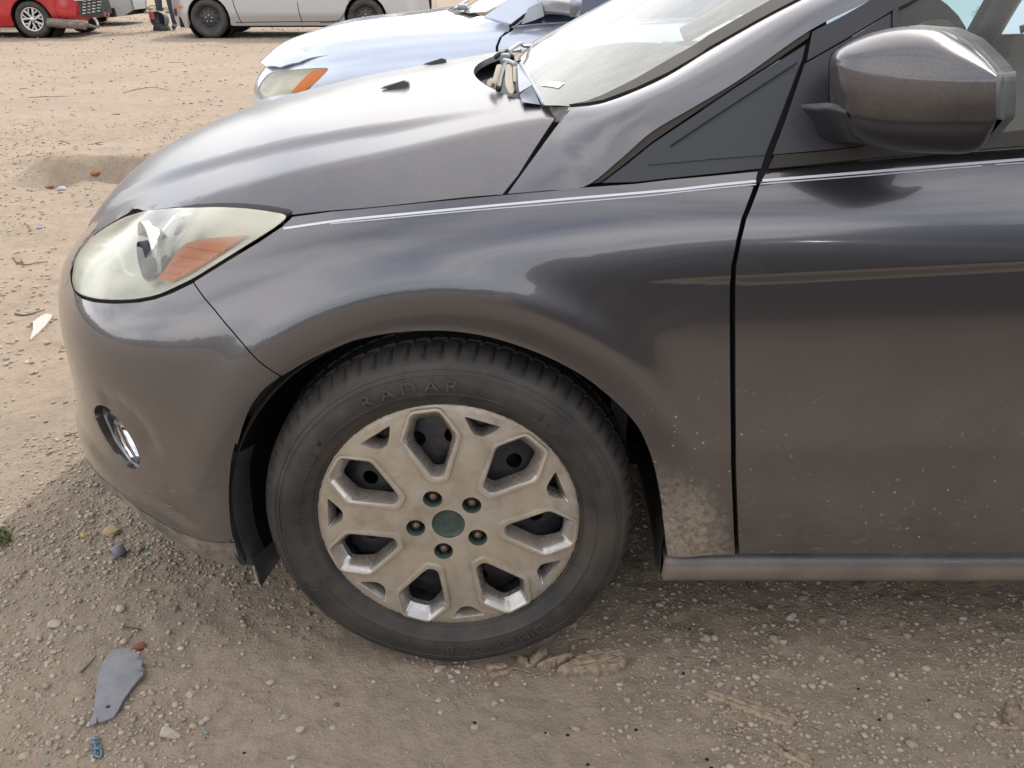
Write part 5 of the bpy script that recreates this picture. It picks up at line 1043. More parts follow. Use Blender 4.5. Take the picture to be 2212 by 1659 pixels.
FY=lambda x,z:np.stack([x,np.interp(np.hypot(x,z),[0,.03,.07,.12,.18,.205,.216,.222,.2265,.2285],[-.004,-.005,-.007,-.0065,-.004,-.002,.0,.002,.006,.014]),.318+z],-1)
ridge=[hexa(a,.2225,6.6,.1775,17.4,.0865,10.2,.010) for a in ANG]
vent=[rounded([pol(.2085,a+8.9),pol(.190,a+5.4),pol(.180,a+2.4),pol(.180,a-2.4),pol(.190,a-5.4),pol(.2085,a-8.9)][::-1],.004) for a in VANG]
circ=lambda c,r,n=24:[(c[0]+r*math.cos(2*math.pi*k/n),c[1]+r*math.sin(2*math.pi*k/n)) for k in range(n)]
lug=[circ(pol(.0565,a),.0165) for a in LANG]
cap=panel('hubcap',circ((0,0),.2283,120),FY,M['hubcap'],wheel,holes=ridge+vent+lug+[circ((0,0),.0285,32)],step=.006,edge=.004,rim=0,flip=1)
def strip(name,loops,ys,m,parent,flat=False):
    V=[];F=[];n=len(loops[0])
    for lp,y in zip(loops,ys):
        for i,q in enumerate(lp): V.append((q[0],(y if not callable(y) else y(math.hypot(*q))),.318+q[1]))
    for a in range(len(loops)-1):
        for i in range(n): j=(i+1)%n;F.append((a*n+i,a*n+j,(a+1)*n+j,(a+1)*n+i))
    o=meshobj(name,np.array(V),F,m,parent);
    try: o.data.set_sharp_from_angle(angle=R(32))
    except Exception: pass
    return o
for i,a in enumerate(ANG):
    L0=ridge[i];g=lambda ro,wo,rs,ws_,ri,wi,cr:hexa(a,ro,wo,rs,ws_,ri,wi,cr)
    f=face_y
    A=strip('window_ridge',[L0,g(.2215,6.5,.1770,17.0,.0885,9.6,.009),g(.2185,6.3,.1758,15.6,.0935,7.0,.008),g(.2165,6.1,.1750,14.9,.0965,5.6,.008)],[f,lambda r:f(r)-.0045,lambda r:f(r)-.0052,lambda r:f(r)-.0040],M['hubcap'],wheel)
    B=strip('window_funnel',[g(.2165,6.1,.1750,14.9,.0965,5.6,.008),g(.2130,5.9,.1735,14.0,.0985,5.2,.008),g(.1990,5.7,.1620,12.2,.1000,5.0,.011),g(.1980,5.7,.1610,12.0,.1005,5.0,.011)],[lambda r:f(r)-.0040,lambda r:f(r)-.0010,.015,.026],M['hubsilver'],wheel)
for i,a in enumerate(VANG):
    c=pol(.193,a);ins=[(c[0]+(q[0]-c[0])*.70+.000,c[1]+(q[1]-c[1])*.70) for q in vent[i]];c2=pol(.188,a);ins=[(c2[0]+(q[0]-c[0])*.62,c2[1]+(q[1]-c[1])*.66) for q in vent[i]]
    strip('vent',[vent[i],[(c[0]+(q[0]-c[0])*.95,c[1]+(q[1]-c[1])*.95) for q in vent[i]],ins,ins],[face_y,lambda r:face_y(r)+.0015,.018,.030],M['hubsilver'],wheel)
for i,a in enumerate(LANG):
    c=pol(.0565,a);k=lambda s:[(c[0]+(q[0]-c[0])*s,c[1]+(q[1]-c[1])*s) for q in lug[i]]
    strip('lug_pocket',[lug[i],k(.97),k(.86),k(.80)],[face_y,lambda r:face_y(r)+.001,.016,.030],M['hubgreen'],wheel)
    nut=lathe('lug_nut',[(0,-.0065),(.003,-.0060),(.0062,-.0045),(.0068,-.0030),(.0070,.0020),(.0105,.0030),(.0110,.010),(.0110,.030)],M['nut'],wheel,seg=12,cen=(c[0],.004,.318+c[1]))
    for s in (-1,1):
        q=(c[0]+s*.006,c[1]-.010);box('pocket_slot',(q[0]-.0012,.004,.318+q[1]-.005),(q[0]+.0012,.020,.318+q[1]+.003),M['black'],wheel)
lathe('hubcap_edge',[(.2283,.014),(.2270,.022),(.222,.026)],M['hubgreen'],wheel,seg=120)
lathe('centre_disc',[(0,.0015),(.020,.0014),(.0262,.0008),(.0280,-.0010),(.0286,-.0045)],M['hubgreen'],wheel,seg=40)
# steel wheel behind the hubcap
hol=[circ(pol(.150,98+11.25+22.5*k),.0135,18) for k in range(16)]
SY=lambda x,z:np.stack([x,np.interp(np.hypot(x,z),[0,.06,.085,.12,.15,.175,.20,.205],[.032,.032,.042,.036,.038,.044,.052,.070]),.318+z],-1)
sr=panel('steel_rim',circ((0,0),.205,90),SY,M['steelrim'],wheel,holes=hol,step=.012,edge=.005,rim=.004)
lathe('rim_barrel',[(.2275,.006),(.2285,.012),(.215,.020),(.206,.035),(.203,.12),(.212,.19)],M['steelrim'],wheel,seg=96)
lathe('brake_disc',[(0,.075),(.09,.075),(.135,.095),(.138,.12),(0,.12)],M['rust'],wheel,seg=60)
lathe('rim_back',[(.203,.13),(0,.13)],M['black'],wheel,seg=40)
# the other front wheel and the rear pair, only seen under the car
for x,y in ((0,2*YC-.20),(2.648,.0),(2.648,2*YC-.20)):
    if x>2: continue
    lathe('wheel',[(.10,.0),(.215,.0),(.230,-.006),(.27,-.014),(.30,.0),(.318,.03),(.3175,.17),(.30,.205),(.23,.21),(.10,.20)],M['tread'],car,seg=64,cen=(x,y,.3175))
# ---------------------------------------------------------------- the ice-blue car parked beyond
c2=empty('parked_car','ice blue silver car with amber-tipped headlight, parked just beyond the grey car','car',(1.0,3.8,0))
S2=lambda off:(lambda s,z:side2(s,z,off))
lens2=[tuple(q) for q in smooth_line(O['c2_lens'],.02,True)]
tiph=[q for q in O['c2_tip']]
b2=[(-.0,.25),(-.0,.838),(-.30,.868),(-.60,.838),(-.755,.818),(-.90,.782),(-1.0,.735),(-1.2,.700),(-1.5,.69),(-1.75,.69),(-1.75,.25),(-1.2,.22)]
b2=[(-.004,.25),(-.004,.84),(.012,.876),(.045,.905),(-.2,.895),(-.45,.885),(-.70,.860),(-.90,.832),(-1.05,.792),(-1.25,.76),(-1.5,.73),(-1.75,.73),(-1.75,.25),(-1.2,.22)]
panel('front_body',b2,S2(0),M['silverblue'],c2,holes=[lens2],step=.03,edge=.02,rim=.015)
hl2=panel('headlight',lens2,S2(-.004),M['lens'],c2,step=.02,edge=.015,rim=0)
ring_bowl('housing',lens2,[(1.03,-.006),(1.0,-.003),(.96,-.02),(.9,-.05),(.4,-.06),(0,-.06)],M['housingpale'],hl2,side2)
panel('amber_reflector',[tuple(q) for q in O['c2_amber']],S2(.0),M['amberplain'],hl2,step=.02,rim=.01)
H2=lambda x,y:np.stack([x,y,hood2(x,y)],-1)
def c2hood():
    near=[(.03,2.975),(-.2,2.953),(-.45,2.951),(-.70,2.955),(-.90,2.962),(-1.00,3.00),(-1.09,3.09),(-1.16,3.24),(-1.20,3.45),(-1.21,3.8)]
    rear=[(-.02,3.11),(-.06,3.15),(-.135,3.19),(-.21,3.33),(-.26,3.5),(-.285,3.8)]
    full=near+[(a,7.6-b) for a,b in near[-2::-1]]+[(a,7.6-b) for a,b in rear]+rear[-2::-1]
    h=panel('hood',full,H2,M['silverblue'],c2,step=.035,edge=.02,rim=.006)
    sh=O['c2_shut'];V=[];
    for a,b in smooth_line([(-.30,3.03)]+sh,.02): V+=[(a,b-.003,float(hood2(a,b-.003))+.0012),(a,b+.003,float(hood2(a,b+.003))+.0012)]
    meshobj('shut_line',V,[(2*i,2*i+2,2*i+3,2*i+1) for i in range(len(V)//2-1)],M['gap'],h)
c2hood()
panel('front_door',[(.008,.26),(.008,.84),(.024,.877),(.075,.905),(.07,.92),(.5,.945),(1.15,.965),(1.15,.26)],S2(0),M['silverblue'],c2,step=.04,rim=.015)
panel('rear_body',[(1.16,.26),(1.16,.965),(1.50,.975),(1.54,1.05),(3.2,1.05),(3.2,.26)],lambda s,z:side2(s,np.minimum(z,.93))*np.array((1,1,0))+np.stack([0*s,.35*np.maximum(z-.93,0),z],-1),M['silverblue'],c2,step=.08,rim=.015)
grid('inner_panel',[[(-.02,2.93,.25),(.05,2.93,.25)],[(-.02,2.95,.6),(.05,2.95,.6)],[(-.02,2.96,.82),(.07,2.96,.84)],[(.0,2.99,.90),(.16,2.985,.93)],[(.02,3.02,.94),(.20,3.02,.97)]],M['gap'],c2,3)
grid('fender_top',[[(-.36,2.955,.856),(-.2,2.955,.864),(-.05,2.957,.876),(.055,2.96,.900)],[(-.33,2.985,.866),(-.2,3.00,.882),(-.05,2.995,.900),(.06,2.975,.918)],[(-.30,3.035,.874),(-.2,3.085,.91),(-.08,3.06,.935),(.055,2.99,.94)],[(-.28,3.06,.876),(-.13,3.16,.94),(-.05,3.14,.958),(.03,3.05,.958)]],M['silverblue'],c2,5)
G2=lambda off:(lambda x,z:gh2(x,z,off))
g=O['c2_pillar'];panel('windshield_pillar',[(-.055,.962),(.0632,.9304),(.1202,.9678),(.2136,1.0263),(.4844,1.2084),(.8,1.36),(.86,1.40),(.55,1.30),(.3223,1.17),(.063,1.035)],G2(.0),M['silverblue'],c2,step=.04,rim=.03)
tube('pillar_seam',[gh2(.058,.918,.004),gh2(.12,.962,.004),gh2(.2136,1.022,.004),gh2(.484,1.205,.004)],.006,M['gap'],c2,seg=6,step=.05)
tube('window_trim',[gh2(.082,.918,.004),gh2(.14,.962,.004),gh2(.225,1.016,.004),gh2(.50,1.19,.004)],.0045,M['greycap'],c2,seg=6,step=.05)
panel('belt_molding',[tuple(q) for q in O['c2_belt'][:2]]+[(.3727,.941),(1.2,.96),(1.2,.953),(.3728,.934)]+[tuple(q) for q in O['c2_belt'][4:]],G2(.004),M['greycap'],c2,step=.03,rim=.008)
panel('side_window',[(.10,.925),(.25,1.03),(.50,1.18),(.8,1.33),(1.4,1.35),(1.4,.962),(.37,.938)],G2(-.012),M['darkglass'],c2,step=.1,rim=0)
W2=lambda x,y:np.stack([x,y,wind2(x,y)],-1)
panel('windshield',[(-.05,3.13),(.2,3.16),(.62,3.24),(.62,4.36),(.2,4.44),(-.05,4.47),(-.15,4.27),(-.21,4.0),(-.22,3.8),(-.21,3.6),(-.15,3.33)],W2,M['wglass'],c2,step=.06,rim=0)
box('dashboard',(.1,3.1,.6),(.6,4.5,.93),M['interior'],c2,.03)
box('cabin',(.9,3.1,.3),(3.0,4.5,.9),M['interior'],c2,.03)
grid('roof',[[(.60,3.26,1.33),(.66,3.5,1.37),(.68,3.8,1.385),(.66,4.1,1.37),(.60,4.34,1.33)],[(1.4,3.22,1.40),(1.4,3.5,1.44),(1.4,3.8,1.45),(1.4,4.1,1.44),(1.4,4.38,1.40)],[(2.3,3.24,1.36),(2.3,3.5,1.40),(2.3,3.8,1.41),(2.3,4.1,1.40),(2.3,4.36,1.36)]],M['silverblue'],c2,5)
grid('cowl',[[(-.285,3.3,.93),(-.30,3.8,.95),(-.285,4.3,.93)],[(-.06,3.16,.945),(-.17,3.8,.96),(-.06,4.44,.945)]],M['inner'],c2,4)
box('wiper_cover',(-.21,3.45,.965),(-.16,3.55,.99),M['greycap'],c2,.008);tube('wiper_arm',[(-.22,3.40,.972),(-.19,3.55,.99),(-.17,3.75,1.0)],.007,M['greycap'],c2,seg=6,step=.03)
def c2mirror():
    G=[];
    for t,dy in ((0,.10),(.15,.04),(.5,0),(.85,.04),(1,.10)):
        z=1.075-.112*t;G.append([(.19+.0*t,2.93+dy*.3,z-.0),(.235,2.86+dy*.8,z+.008),(.30,2.80+dy,z+.006),(.345,2.765+dy,z-.002),(.362,2.765+dy+.02,z-.008)])
    m_=grid('side_mirror',G,M['silver'],c2,5,back=((.02,.06,0),.9));grid('end_cap',[[(.318,2.765+.09,1.07),(.345,2.745+.09,1.07),(.364,2.76+.09,1.066)],[(.316,2.765,1.02),(.346,2.745,1.02),(.366,2.765,1.02)],[(.320,2.765+.08,.965),(.345,2.75+.08,.965),(.362,2.77+.08,.968)]],M['greycap'],m_,5)
    grid('mirror_base',[[(.14,2.945,.995),(.17,2.93,1.01),(.20,2.91,1.02)],[(.11,2.94,.93),(.16,2.92,.945),(.21,2.90,.965)]],M['greycap'],m_,4)
c2mirror()
for x in (-.30,2.45): 
    for y in (2.93,4.48): lathe('wheel',[(.0,.02),(.20,.0),(.30,.0),(.32,.03),(.32,.17),(.30,.2),(.0,.2)],M['tread'],c2,seg=40,cen=(x,y,.32))
box('floor_pan',(-1.1,3.0,.2),(3.1,4.6,.27),M['black'],c2)
pp=meshobj('paper_sheet',[(1.66,2.93,.900),(2.20,2.93,.905),(2.20,2.955,.975),(1.86,2.955,.975),(1.74,2.94,.945)],[(0,1,2,3,4)],M['paper'],c2,smooth=False)
# ---------------------------------------------------------------- far cars
def far_car(name,label,x0,y0,sgn,L_,Wd,wb,fo,rw,paint,hood_z=.86,roof_z=1.42,rocker=.20,cut=None,group=None):
    """x0,y0: ground point of the near front wheel; sgn -1 = nose to the left"""
    c=empty(name,label,'car',(x0,y0+Wd/2,0),group)
    X=lambda u:x0-sgn*0+(-sgn)*u if sgn<0 else x0-u   # u measured rearwards from the front axle
    X=(lambda u:x0+u) if sgn<0 else (lambda u:x0-u)
    ra=rw*1.16
    def f(u,z,side_=0):
        u=np.asarray(u,float);z=np.asarray(z,float)
        e=np.maximum(0,(-u-fo*.30)/(fo*.70));e2=np.maximum(0,(u-(L_-fo)*.86)/((L_-fo)*.14))
        ins=.55*np.clip(e,0,1.0)**2.3+.40*np.clip(e2,0,1)**2.6
        ins=ins+.9*np.maximum(0,z-.66)**2.2+.05*np.maximum(0,.40-z)/.2-.008*np.exp(-((z-.68)/.03)**2)
        yy=y0-.01+ins;yy=yy if side_==0 else 2*(y0+Wd/2)-yy
        return np.stack([X(u)+0*z,yy,z+0*u],-1)
    lowz=.155
    def arch(cu,a0,a1,n=14): return [(cu+ra*math.cos(a),rw*.98+ra*math.sin(a)) for a in np.linspace(a0,a1,n)]
    front=-fo;rear=L_-fo
    top=[(front+.02,.60),(front+.08,.70),(front+.25,hood_z-.10),(-.35,hood_z-.03),(.45,hood_z+.03),(1.2,hood_z+.05),(2.6,hood_z+.09),(rear-.5,hood_z+.09),(rear-.06,hood_z)]
    bot=[(rear-.02,.3),(wb+ra+.05,.22)]+arch(wb,-.25,math.pi+.25)[::1]+[(wb-ra-.03,rocker),(ra+.03,rocker)]+arch(0,-.25,math.pi+.25)+[(-ra-.03,lowz),(front+.16,lowz+.03),(front+.01,.30)]
    for sd_ in (0,1):
        panel('side_body',top+bot,(lambda u,z,q=sd_:f(u,z,q)),paint,c,step=.09,edge=.05,rim=.03,flip=1 if sd_==0 else -1)
    # upper skin: nose, hood, screen, roof, tail as one loft
    st=[(front+.01,.32,.0),(front,.50,0),(front+.03,.62,0),(front+.12,.72,.02),(front+.4,hood_z-.05,.06),(0,hood_z+.02,.08),(.55,hood_z+.09,.09)]
    G=[]
    def row(u,z,cr,inset=.0):
        p=f(u,min(z,hood_z+.1));ya=float(p[1])+inset;yb=2*(y0+Wd/2)-ya
        return [(X(u),ya+(yb-ya)*t,z+cr*math.sin(math.pi*t)**.7) for t in (0,.12,.35,.5,.65,.88,1)]
    grid('hood',[row(u,z-.03,cr) for u,z,cr in st],paint,c,4)
    st=[(rear-.9,hood_z+.12,.04),(rear-.3,hood_z+.10,.04),(rear-.03,hood_z,.0),(rear,.55,0),(rear-.02,.3,0)]
    grid('trunk_lid',[row(u,z,cr) for u,z,cr in st],paint,c,4)
    st=[(1.15,roof_z-.06,.03),(1.5,roof_z-.01,.03),(2.2,roof_z,.03),(2.7,roof_z-.03,.03)]
    grid('roof',[row(u,z,cr,.22-.10) for u,z,cr in st],paint,c,4)
    gl=[(.50,hood_z+.05,.05),(.82,hood_z+.25,.06),(1.15,roof_z-.06,.05)]
    grid('windshield',[row(u,z,cr,.02+.05*i) for i,(u,z,cr) in enumerate(gl)],M['darkglass'],c,3)
    gl=[(2.7,roof_z-.03,.03),(3.1,hood_z+.28,.04),(rear-.85,hood_z+.10,.04)]
    grid('rear_window',[row(u,z,cr,.12-.04*i) for i,(u,z,cr) in enumerate(gl)],M['darkglass'],c,3)
    for sd_ in (0,1):
        q=[[f(u,hood_z+.03+.0*u) for u in (.60,1.2,2.0,2.8,3.2)],[ (X(u),float(f(u,hood_z+.1)[1])+.10,roof_z-.06) for u in (1.15,1.4,2.0,2.6,2.75)]]
        q=np.array([[tuple(a) for a in r_] for r_ in q])
        if sd_: q[...,1]=2*(y0+Wd/2)-q[...,1]
        grid('side_glass',q,M['darkglass'],c,3)
    box('floor_pan',(min(X(front+.25),X(rear-.2)),y0+.12,.17),(max(X(front+.25),X(rear-.2)),y0+Wd-.12,.34),M['black'],c)
    for u in (0,wb):
        for yy in (y0+.22,):  # dark arch interior
            lathe('wheel_arch',[(ra*1.05,-.18),(ra*1.05,.25),(0,.25)],M['black'],c,seg=30,cen=(X(u),yy,rw*.98))
    return c,X,f
def far_wheel(c,x,y,r,style):
    w_=bpy.data.objects.new('wheel',None);link(w_,c);w_.location=(x-c.location.x,y-c.location.y,r);w_.empty_display_size=.1
    lathe('tyre',[(r*.62,.03),(r*.66,.0),(r*.80,-.012),(r*.93,-.004),(r*.985,.02),(r,.06),(r,.16),(r*.95,.20),(r*.6,.2)],M['tyre'],w_,seg=56,cen=(x,y,r-.004))
    z=r
    if style=='steel':
        lathe('steel_rim',[(0,.018),(.045,.014),(.06,.022),(.085,.020),(.12,.030),(r*.55,.050),(r*.60,.030),(r*.64,.012),(r*.66,.012)],M['steelrim'],w_,seg=40,cen=(x,y,z))
        for k in range(5):
            a=R(90+72*k);lathe('lug_nut',[(0,-.006),(.011,-.004),(.012,.02)],M['alloy'],w_,seg=6,cen=(x+.055*math.cos(a),y+.012,z+.055*math.sin(a)))
        for k in range(10):
            a=R(36*k);lathe('vent_hole',[(.014,.0),(.0,.001)],M['black'],w_,seg=8,cen=(x+.135*math.cos(a),y+.030,z+.135*math.sin(a)))
    elif style=='alloy':
        lathe('rim',[(r*.555,.030),(r*.58,.008),(r*.625,.0),(r*.645,.004),(r*.65,.02)],M['alloy'],w_,seg=48,cen=(x,y,z))
        lathe('rim_back',[(0,.07),(r*.6,.07),(r*.6,.02)],M['black'],w_,seg=40,cen=(x,y,z))
        lathe('hub',[(0,.004),(.05,.006),(.065,.02),(.065,.05)],M['alloy'],w_,seg=30,cen=(x,y,z))
        for k in range(7):
            a=R(51.43*k+10);P=[]
            for rr,da,wd in ((.05,-.0,.016),(r*.58,.26,.018),):
                P.append((rr,a+da,wd))
            V=[]
            for rr,aa,wd in P:
                for s in (-1,1): V.append((x+rr*math.cos(aa)-s*wd*math.sin(aa),y+.008,z+rr*math.sin(aa)+s*wd*math.cos(aa)))
            V+= [(a_,b_+.03,c_) for a_,b_,c_ in V];meshobj('spoke',V,[(0,1,3,2),(4,6,7,5),(0,2,6,4),(1,5,7,3)],M['alloy'],w_,smooth=False)
            da=.20;V=[]
            for rr,aa,wd in ((r*.30,a+.12,.010),(r*.58,a-.18,.012)):
                for s in (-1,1): V.append((x+rr*math.cos(aa)-s*wd*math.sin(aa),y+.010,z+rr*math.sin(aa)+s*wd*math.cos(aa)))
            V+= [(a_,b_+.03,c_) for a_,b_,c_ in V];meshobj('spoke',V,[(0,1,3,2),(4,6,7,5),(0,2,6,4),(1,5,7,3)],M['alloy'],w_,smooth=False)
            lathe('lug_nut',[(.013,.0),(.0,.001)],M['black'],w_,seg=8,cen=(x+.047*math.cos(a+.4),y+.003,z+.047*math.sin(a+.4)))
# silver sedan with black steel wheels, nose to the left
sc,SX,SF=far_car('parked_car','champagne silver sedan on black steel wheels, across the lot',-5.304,14.907,-1,4.60,1.80,2.70,.80,.318,M['silver'])
sc['category']='car'
for u in (0,2.70):
    for yy in (14.915,16.49): far_wheel(sc,SX(u),yy,.318,'steel')
def on(f,P,off=.004):
    r=[]
    for u,z in P: q=f(u,z);r.append((q[0],q[1]-off,q[2]))
    return r
tube('door_seam',on(SF,[(.47,.95),(.46,.60),(.50,.42),(.55,.24)]),.005,M['gap'],sc,seg=5,step=.05)
tube('door_seam',on(SF,[(1.55,.98),(1.56,.50),(1.60,.24)]),.005,M['gap'],sc,seg=5,step=.05)
tube('door_seam',on(SF,[(2.42,.95),(2.45,.62),(2.35,.40),(2.20,.27),(1.9,.245)]),.005,M['gap'],sc,seg=5,step=.05)
tube('rocker_seam',on(SF,[(.45,.255),(1.2,.262),(2.25,.27)]),.005,M['gap'],sc,seg=5,step=.05)
panel('side_marker',[(-.55,.475),(-.43,.478),(-.425,.52),(-.54,.518)],lambda u,z:SF(u,z)+np.array((0,-.004,0)),M['amberplain'],sc,step=.03,rim=.004)
panel('headlight',[(-.74,.60),(-.45,.66),(-.42,.74),(-.66,.70)],lambda u,z:SF(u,z)+np.array((0,-.004,0)),M['housingpale'],sc,step=.05,rim=.004)
panel('bumper_hole',[(-.735,.36),(-.62,.34),(-.60,.42),(-.60,.47),(-.70,.46)],lambda u,z:SF(u,z)+np.array((0,-.003,0)),M['blackplastic'],sc,step=.03,rim=.002)
# red coupe, nose to the right, front bumper torn off
rc,RX,RF=far_car('damaged_car','bright red car with its front bumper torn off and silver spoked wheel',-8.448,15.09,1,4.4,1.72,2.6,.80,.305,M['red'],hood_z=.80,roof_z=1.30,cut=True)
for u in (0,2.6): far_wheel(rc,RX(u),15.085,.305,'alloy')
far_wheel(rc,RX(-.05)+.18,16.4,.305,'steel')
grid('radiator_support',[[(-7.60,15.55,.45),(-7.47,15.62,.40),(-7.38,15.9,.36)],[(-7.62,15.5,.62),(-7.48,15.55,.62),(-7.40,15.9,.60)]],M['blackplastic'],rc,4)
tube('exposed_duct',[(-8.15,15.05,.255),(-7.85,15.04,.235),(-7.55,15.05,.215),(-7.50,15.06,.205)],.075,M['lip'],rc,seg=12,step=.05)
tube('bent_strut',[(-7.62,15.05,.235),(-7.45,15.06,.20),(-7.30,15.1,.165)],(.05,.012),M['lip'],rc,seg=8,step=.04)
tube('hanging_bracket',[(-7.42,15.08,.42),(-7.36,15.08,.33),(-7.33,15.1,.26),(-7.32,15.1,.20)],.022,M['silver'],rc,seg=6,step=.03)
for j in range(5):
    for i in range(4):
        x=-7.50+.085*i+.012*j;z=.395+.048*j+.012*i;box('grille_slot',(x,14.99,z),(x+.055,15.02,z+.018),M['greycar'] if j>2 or i%2 else M['alloy'],rc)
box('grille_backing',(-7.56,15.02,.34),(-7.16,15.08,.66),M['blackplastic'],rc,.01)
box('chrome_trim',(-7.60,14.98,.600),(-7.44,15.02,.655),M['alloy'],rc,.006);box('chrome_trim',(-7.40,14.98,.635),(-7.22,15.02,.675),M['alloy'],rc,.006)
grid('torn_fender',[[(-7.98,15.075,.60),(-7.80,15.07,.62),(-7.60,15.06,.64)],[(-7.98,15.07,.42),(-7.80,15.06,.41),(-7.64,15.06,.40)],[(-7.93,15.09,.33),(-7.80,15.08,.325),(-7.66,15.08,.33)]],M['red'],rc,4)
# dark car and grey pickup further back, seen in slivers
dc,DX,DF=far_car('parked_car','dark car with grey corner bumper, half hidden behind the red car',-9.05,18.2,1,4.5,1.75,2.6,.90,.31,M['greycar'],hood_z=.78)
far_wheel(dc,DX(0)+.1,18.2,.31,'steel')
gc,GX,GF=far_car('parked_car','dull grey car far back at the top edge, beyond the bucket',-14.8,26.9,1,4.6,1.8,2.7,.85,.32,M['greycar'],hood_z=.86,rocker=.13)
for u in (0,2.7): far_wheel(gc,GX(u),26.9,.32,'steel')
# long low strip across the ground beyond, in the wood material
tube_=box('ground_strip',(-14.5,23.3,0.0),(-8.55,23.42,.05),M['wood'],None,.01);tag(tube_,'long dark strip lying on the ground far back','timber rail')
# ---------------------------------------------------------------- bucket and person by the silver car's nose
bk=empty('tool_bucket','black bucket with grey band and red label beside the silver car','bucket',(-6.92,16.78,0))
lathe('body',[(0,.005),(.115,.0),(.125,.01),(.142,.23)],M['blackplastic'],bk,seg=28,cen=(-6.92,16.78,.01))
b_=lathe('band',[(.146,.0),(.150,.01),(.156,.19),(.150,.20),(.0,.19)],M['slateplastic'],bk,seg=28,cen=(-6.92,16.78,.20))
V=np.array([(.155*math.sin(a),-.157*math.cos(a),z) for z in (.215,.355) for a in np.linspace(-.75,.05,7)])+np.array((-6.92,16.78,.0));meshobj('label_patch',V,[(i,i+1,i+8,i+7) for i in range(6)],mat('faded_red_label',(.40,.06,.10),.6),bk)
V=np.array([(.158*math.sin(a),-.160*math.cos(a),z) for z in (.265,.325) for a in np.linspace(-.55,-.25,4)])+np.array((-6.92,16.78,0));meshobj('label_mark',V,[(i,i+1,i+5,i+4) for i in range(3)],M['redstone'],bk)
tube('handle',[(-7.07,16.78,.40),(-7.0,16.70,.44),(-6.92,16.68,.45),(-6.84,16.70,.44),(-6.77,16.78,.40)],.008,M['blackplastic'],bk,seg=6,step=.05)
def person():
    root=Vector((-6.80,16.98,0));J={'pel':(0,0,.93,.155),'sp':(0,0,1.15,.145),'ch':(0,-.02,1.35,.165),'nk':(0,-.03,1.50,.06),'hd':(0,-.05,1.63,.095),'ht':(0,-.05,1.74,.075)}
    for s,k in ((-1,'L'),(1,'R')):
        J.update({k+'hp':(s*.10,0,.88,.115),k+'kn':(s*.115,-.03,.48,.080),k+'an':(s*.12,.02,.09,.052),k+'to':(s*.135,-.15,.045,.042),k+'sh':(s*.19,-.02,1.42,.065),k+'el':(s*.25,.0,1.14,.048),k+'wr':(s*.24,-.12,.92,.033)})
    E=[('pel','sp'),('sp','ch'),('ch','nk'),('nk','hd'),('hd','ht')]
    for k in 'LR': E+=[('pel',k+'hp'),(k+'hp',k+'kn'),(k+'kn',k+'an'),(k+'an',k+'to'),('ch',k+'sh'),(k+'sh',k+'el'),(k+'el',k+'wr')]
    hands=[]
    for s,k in ((-1,'L'),(1,'R')):
        w_=J[k+'wr'];J[k+'pm']=(w_[0],w_[1]-.03,w_[2]-.07,.028);E.append((k+'wr',k+'pm'))
        for f in range(5):
            n=f'{k}f{f}';L_=(.060,.080,.086,.080,.062)[f];J[n]=(w_[0]+s*(.0) ,w_[1]-.03+(-.03+.015*f) ,w_[2]-.07-L_*(.6 if f==0 else 1),.009);E.append((k+'pm',n))
    ks=list(J);me=bpy.data.meshes.new('person');me.from_pydata([tuple(root+Vector(J[k][:3])) for k in ks],[(ks.index(a),ks.index(b)) for a,b in E],[])
    o=bpy.data.objects.new('person',me);link(o);md=o.modifiers.new('skin','SKIN');lay=me.skin_vertices[0].data
    for i,k in enumerate(ks): lay[i].radius=(J[k][3],J[k][3]*.85)
    lay[0].use_root=True;o.modifiers.new('sub','SUBSURF').levels=2;o.modifiers['sub'].render_levels=2
    m_=bpy.data.materials.new('clothing_and_skin');m_.use_nodes=True;t=m_.node_tree;g=N(t,'ShaderNodeNewGeometry');sp=N(t,'ShaderNodeSeparateXYZ');t.links.new(g.outputs['Position'],sp.inputs[0])
    r=N(t,'ShaderNodeValToRGB');r.color_ramp.interpolation='CONSTANT';e=r.color_ramp.elements;e[0].position=0;e[0].color=(.03,.028,.026,1);e[1].position=.05;e[1].color=(.035,.05,.07,1)
    for p_,c_ in ((.53,(.06,.09,.11)),(.84,(.30,.17,.11)),(.935,(.03,.02,.015))): q=e.new(p_);q.color=(*c_,1)
    t.links.new(_m(t,'DIVIDE',sp.outputs[2],1.8),r.inputs['Fac']);t.links.new(r.outputs['Color'],t.nodes['Principled BSDF'].inputs['Base Color']);t.nodes['Principled BSDF'].inputs['Roughness'].default_value=.85
    me.materials.append(m_);tag(o,'person in dark blue trousers standing behind the black bucket','person')
person()
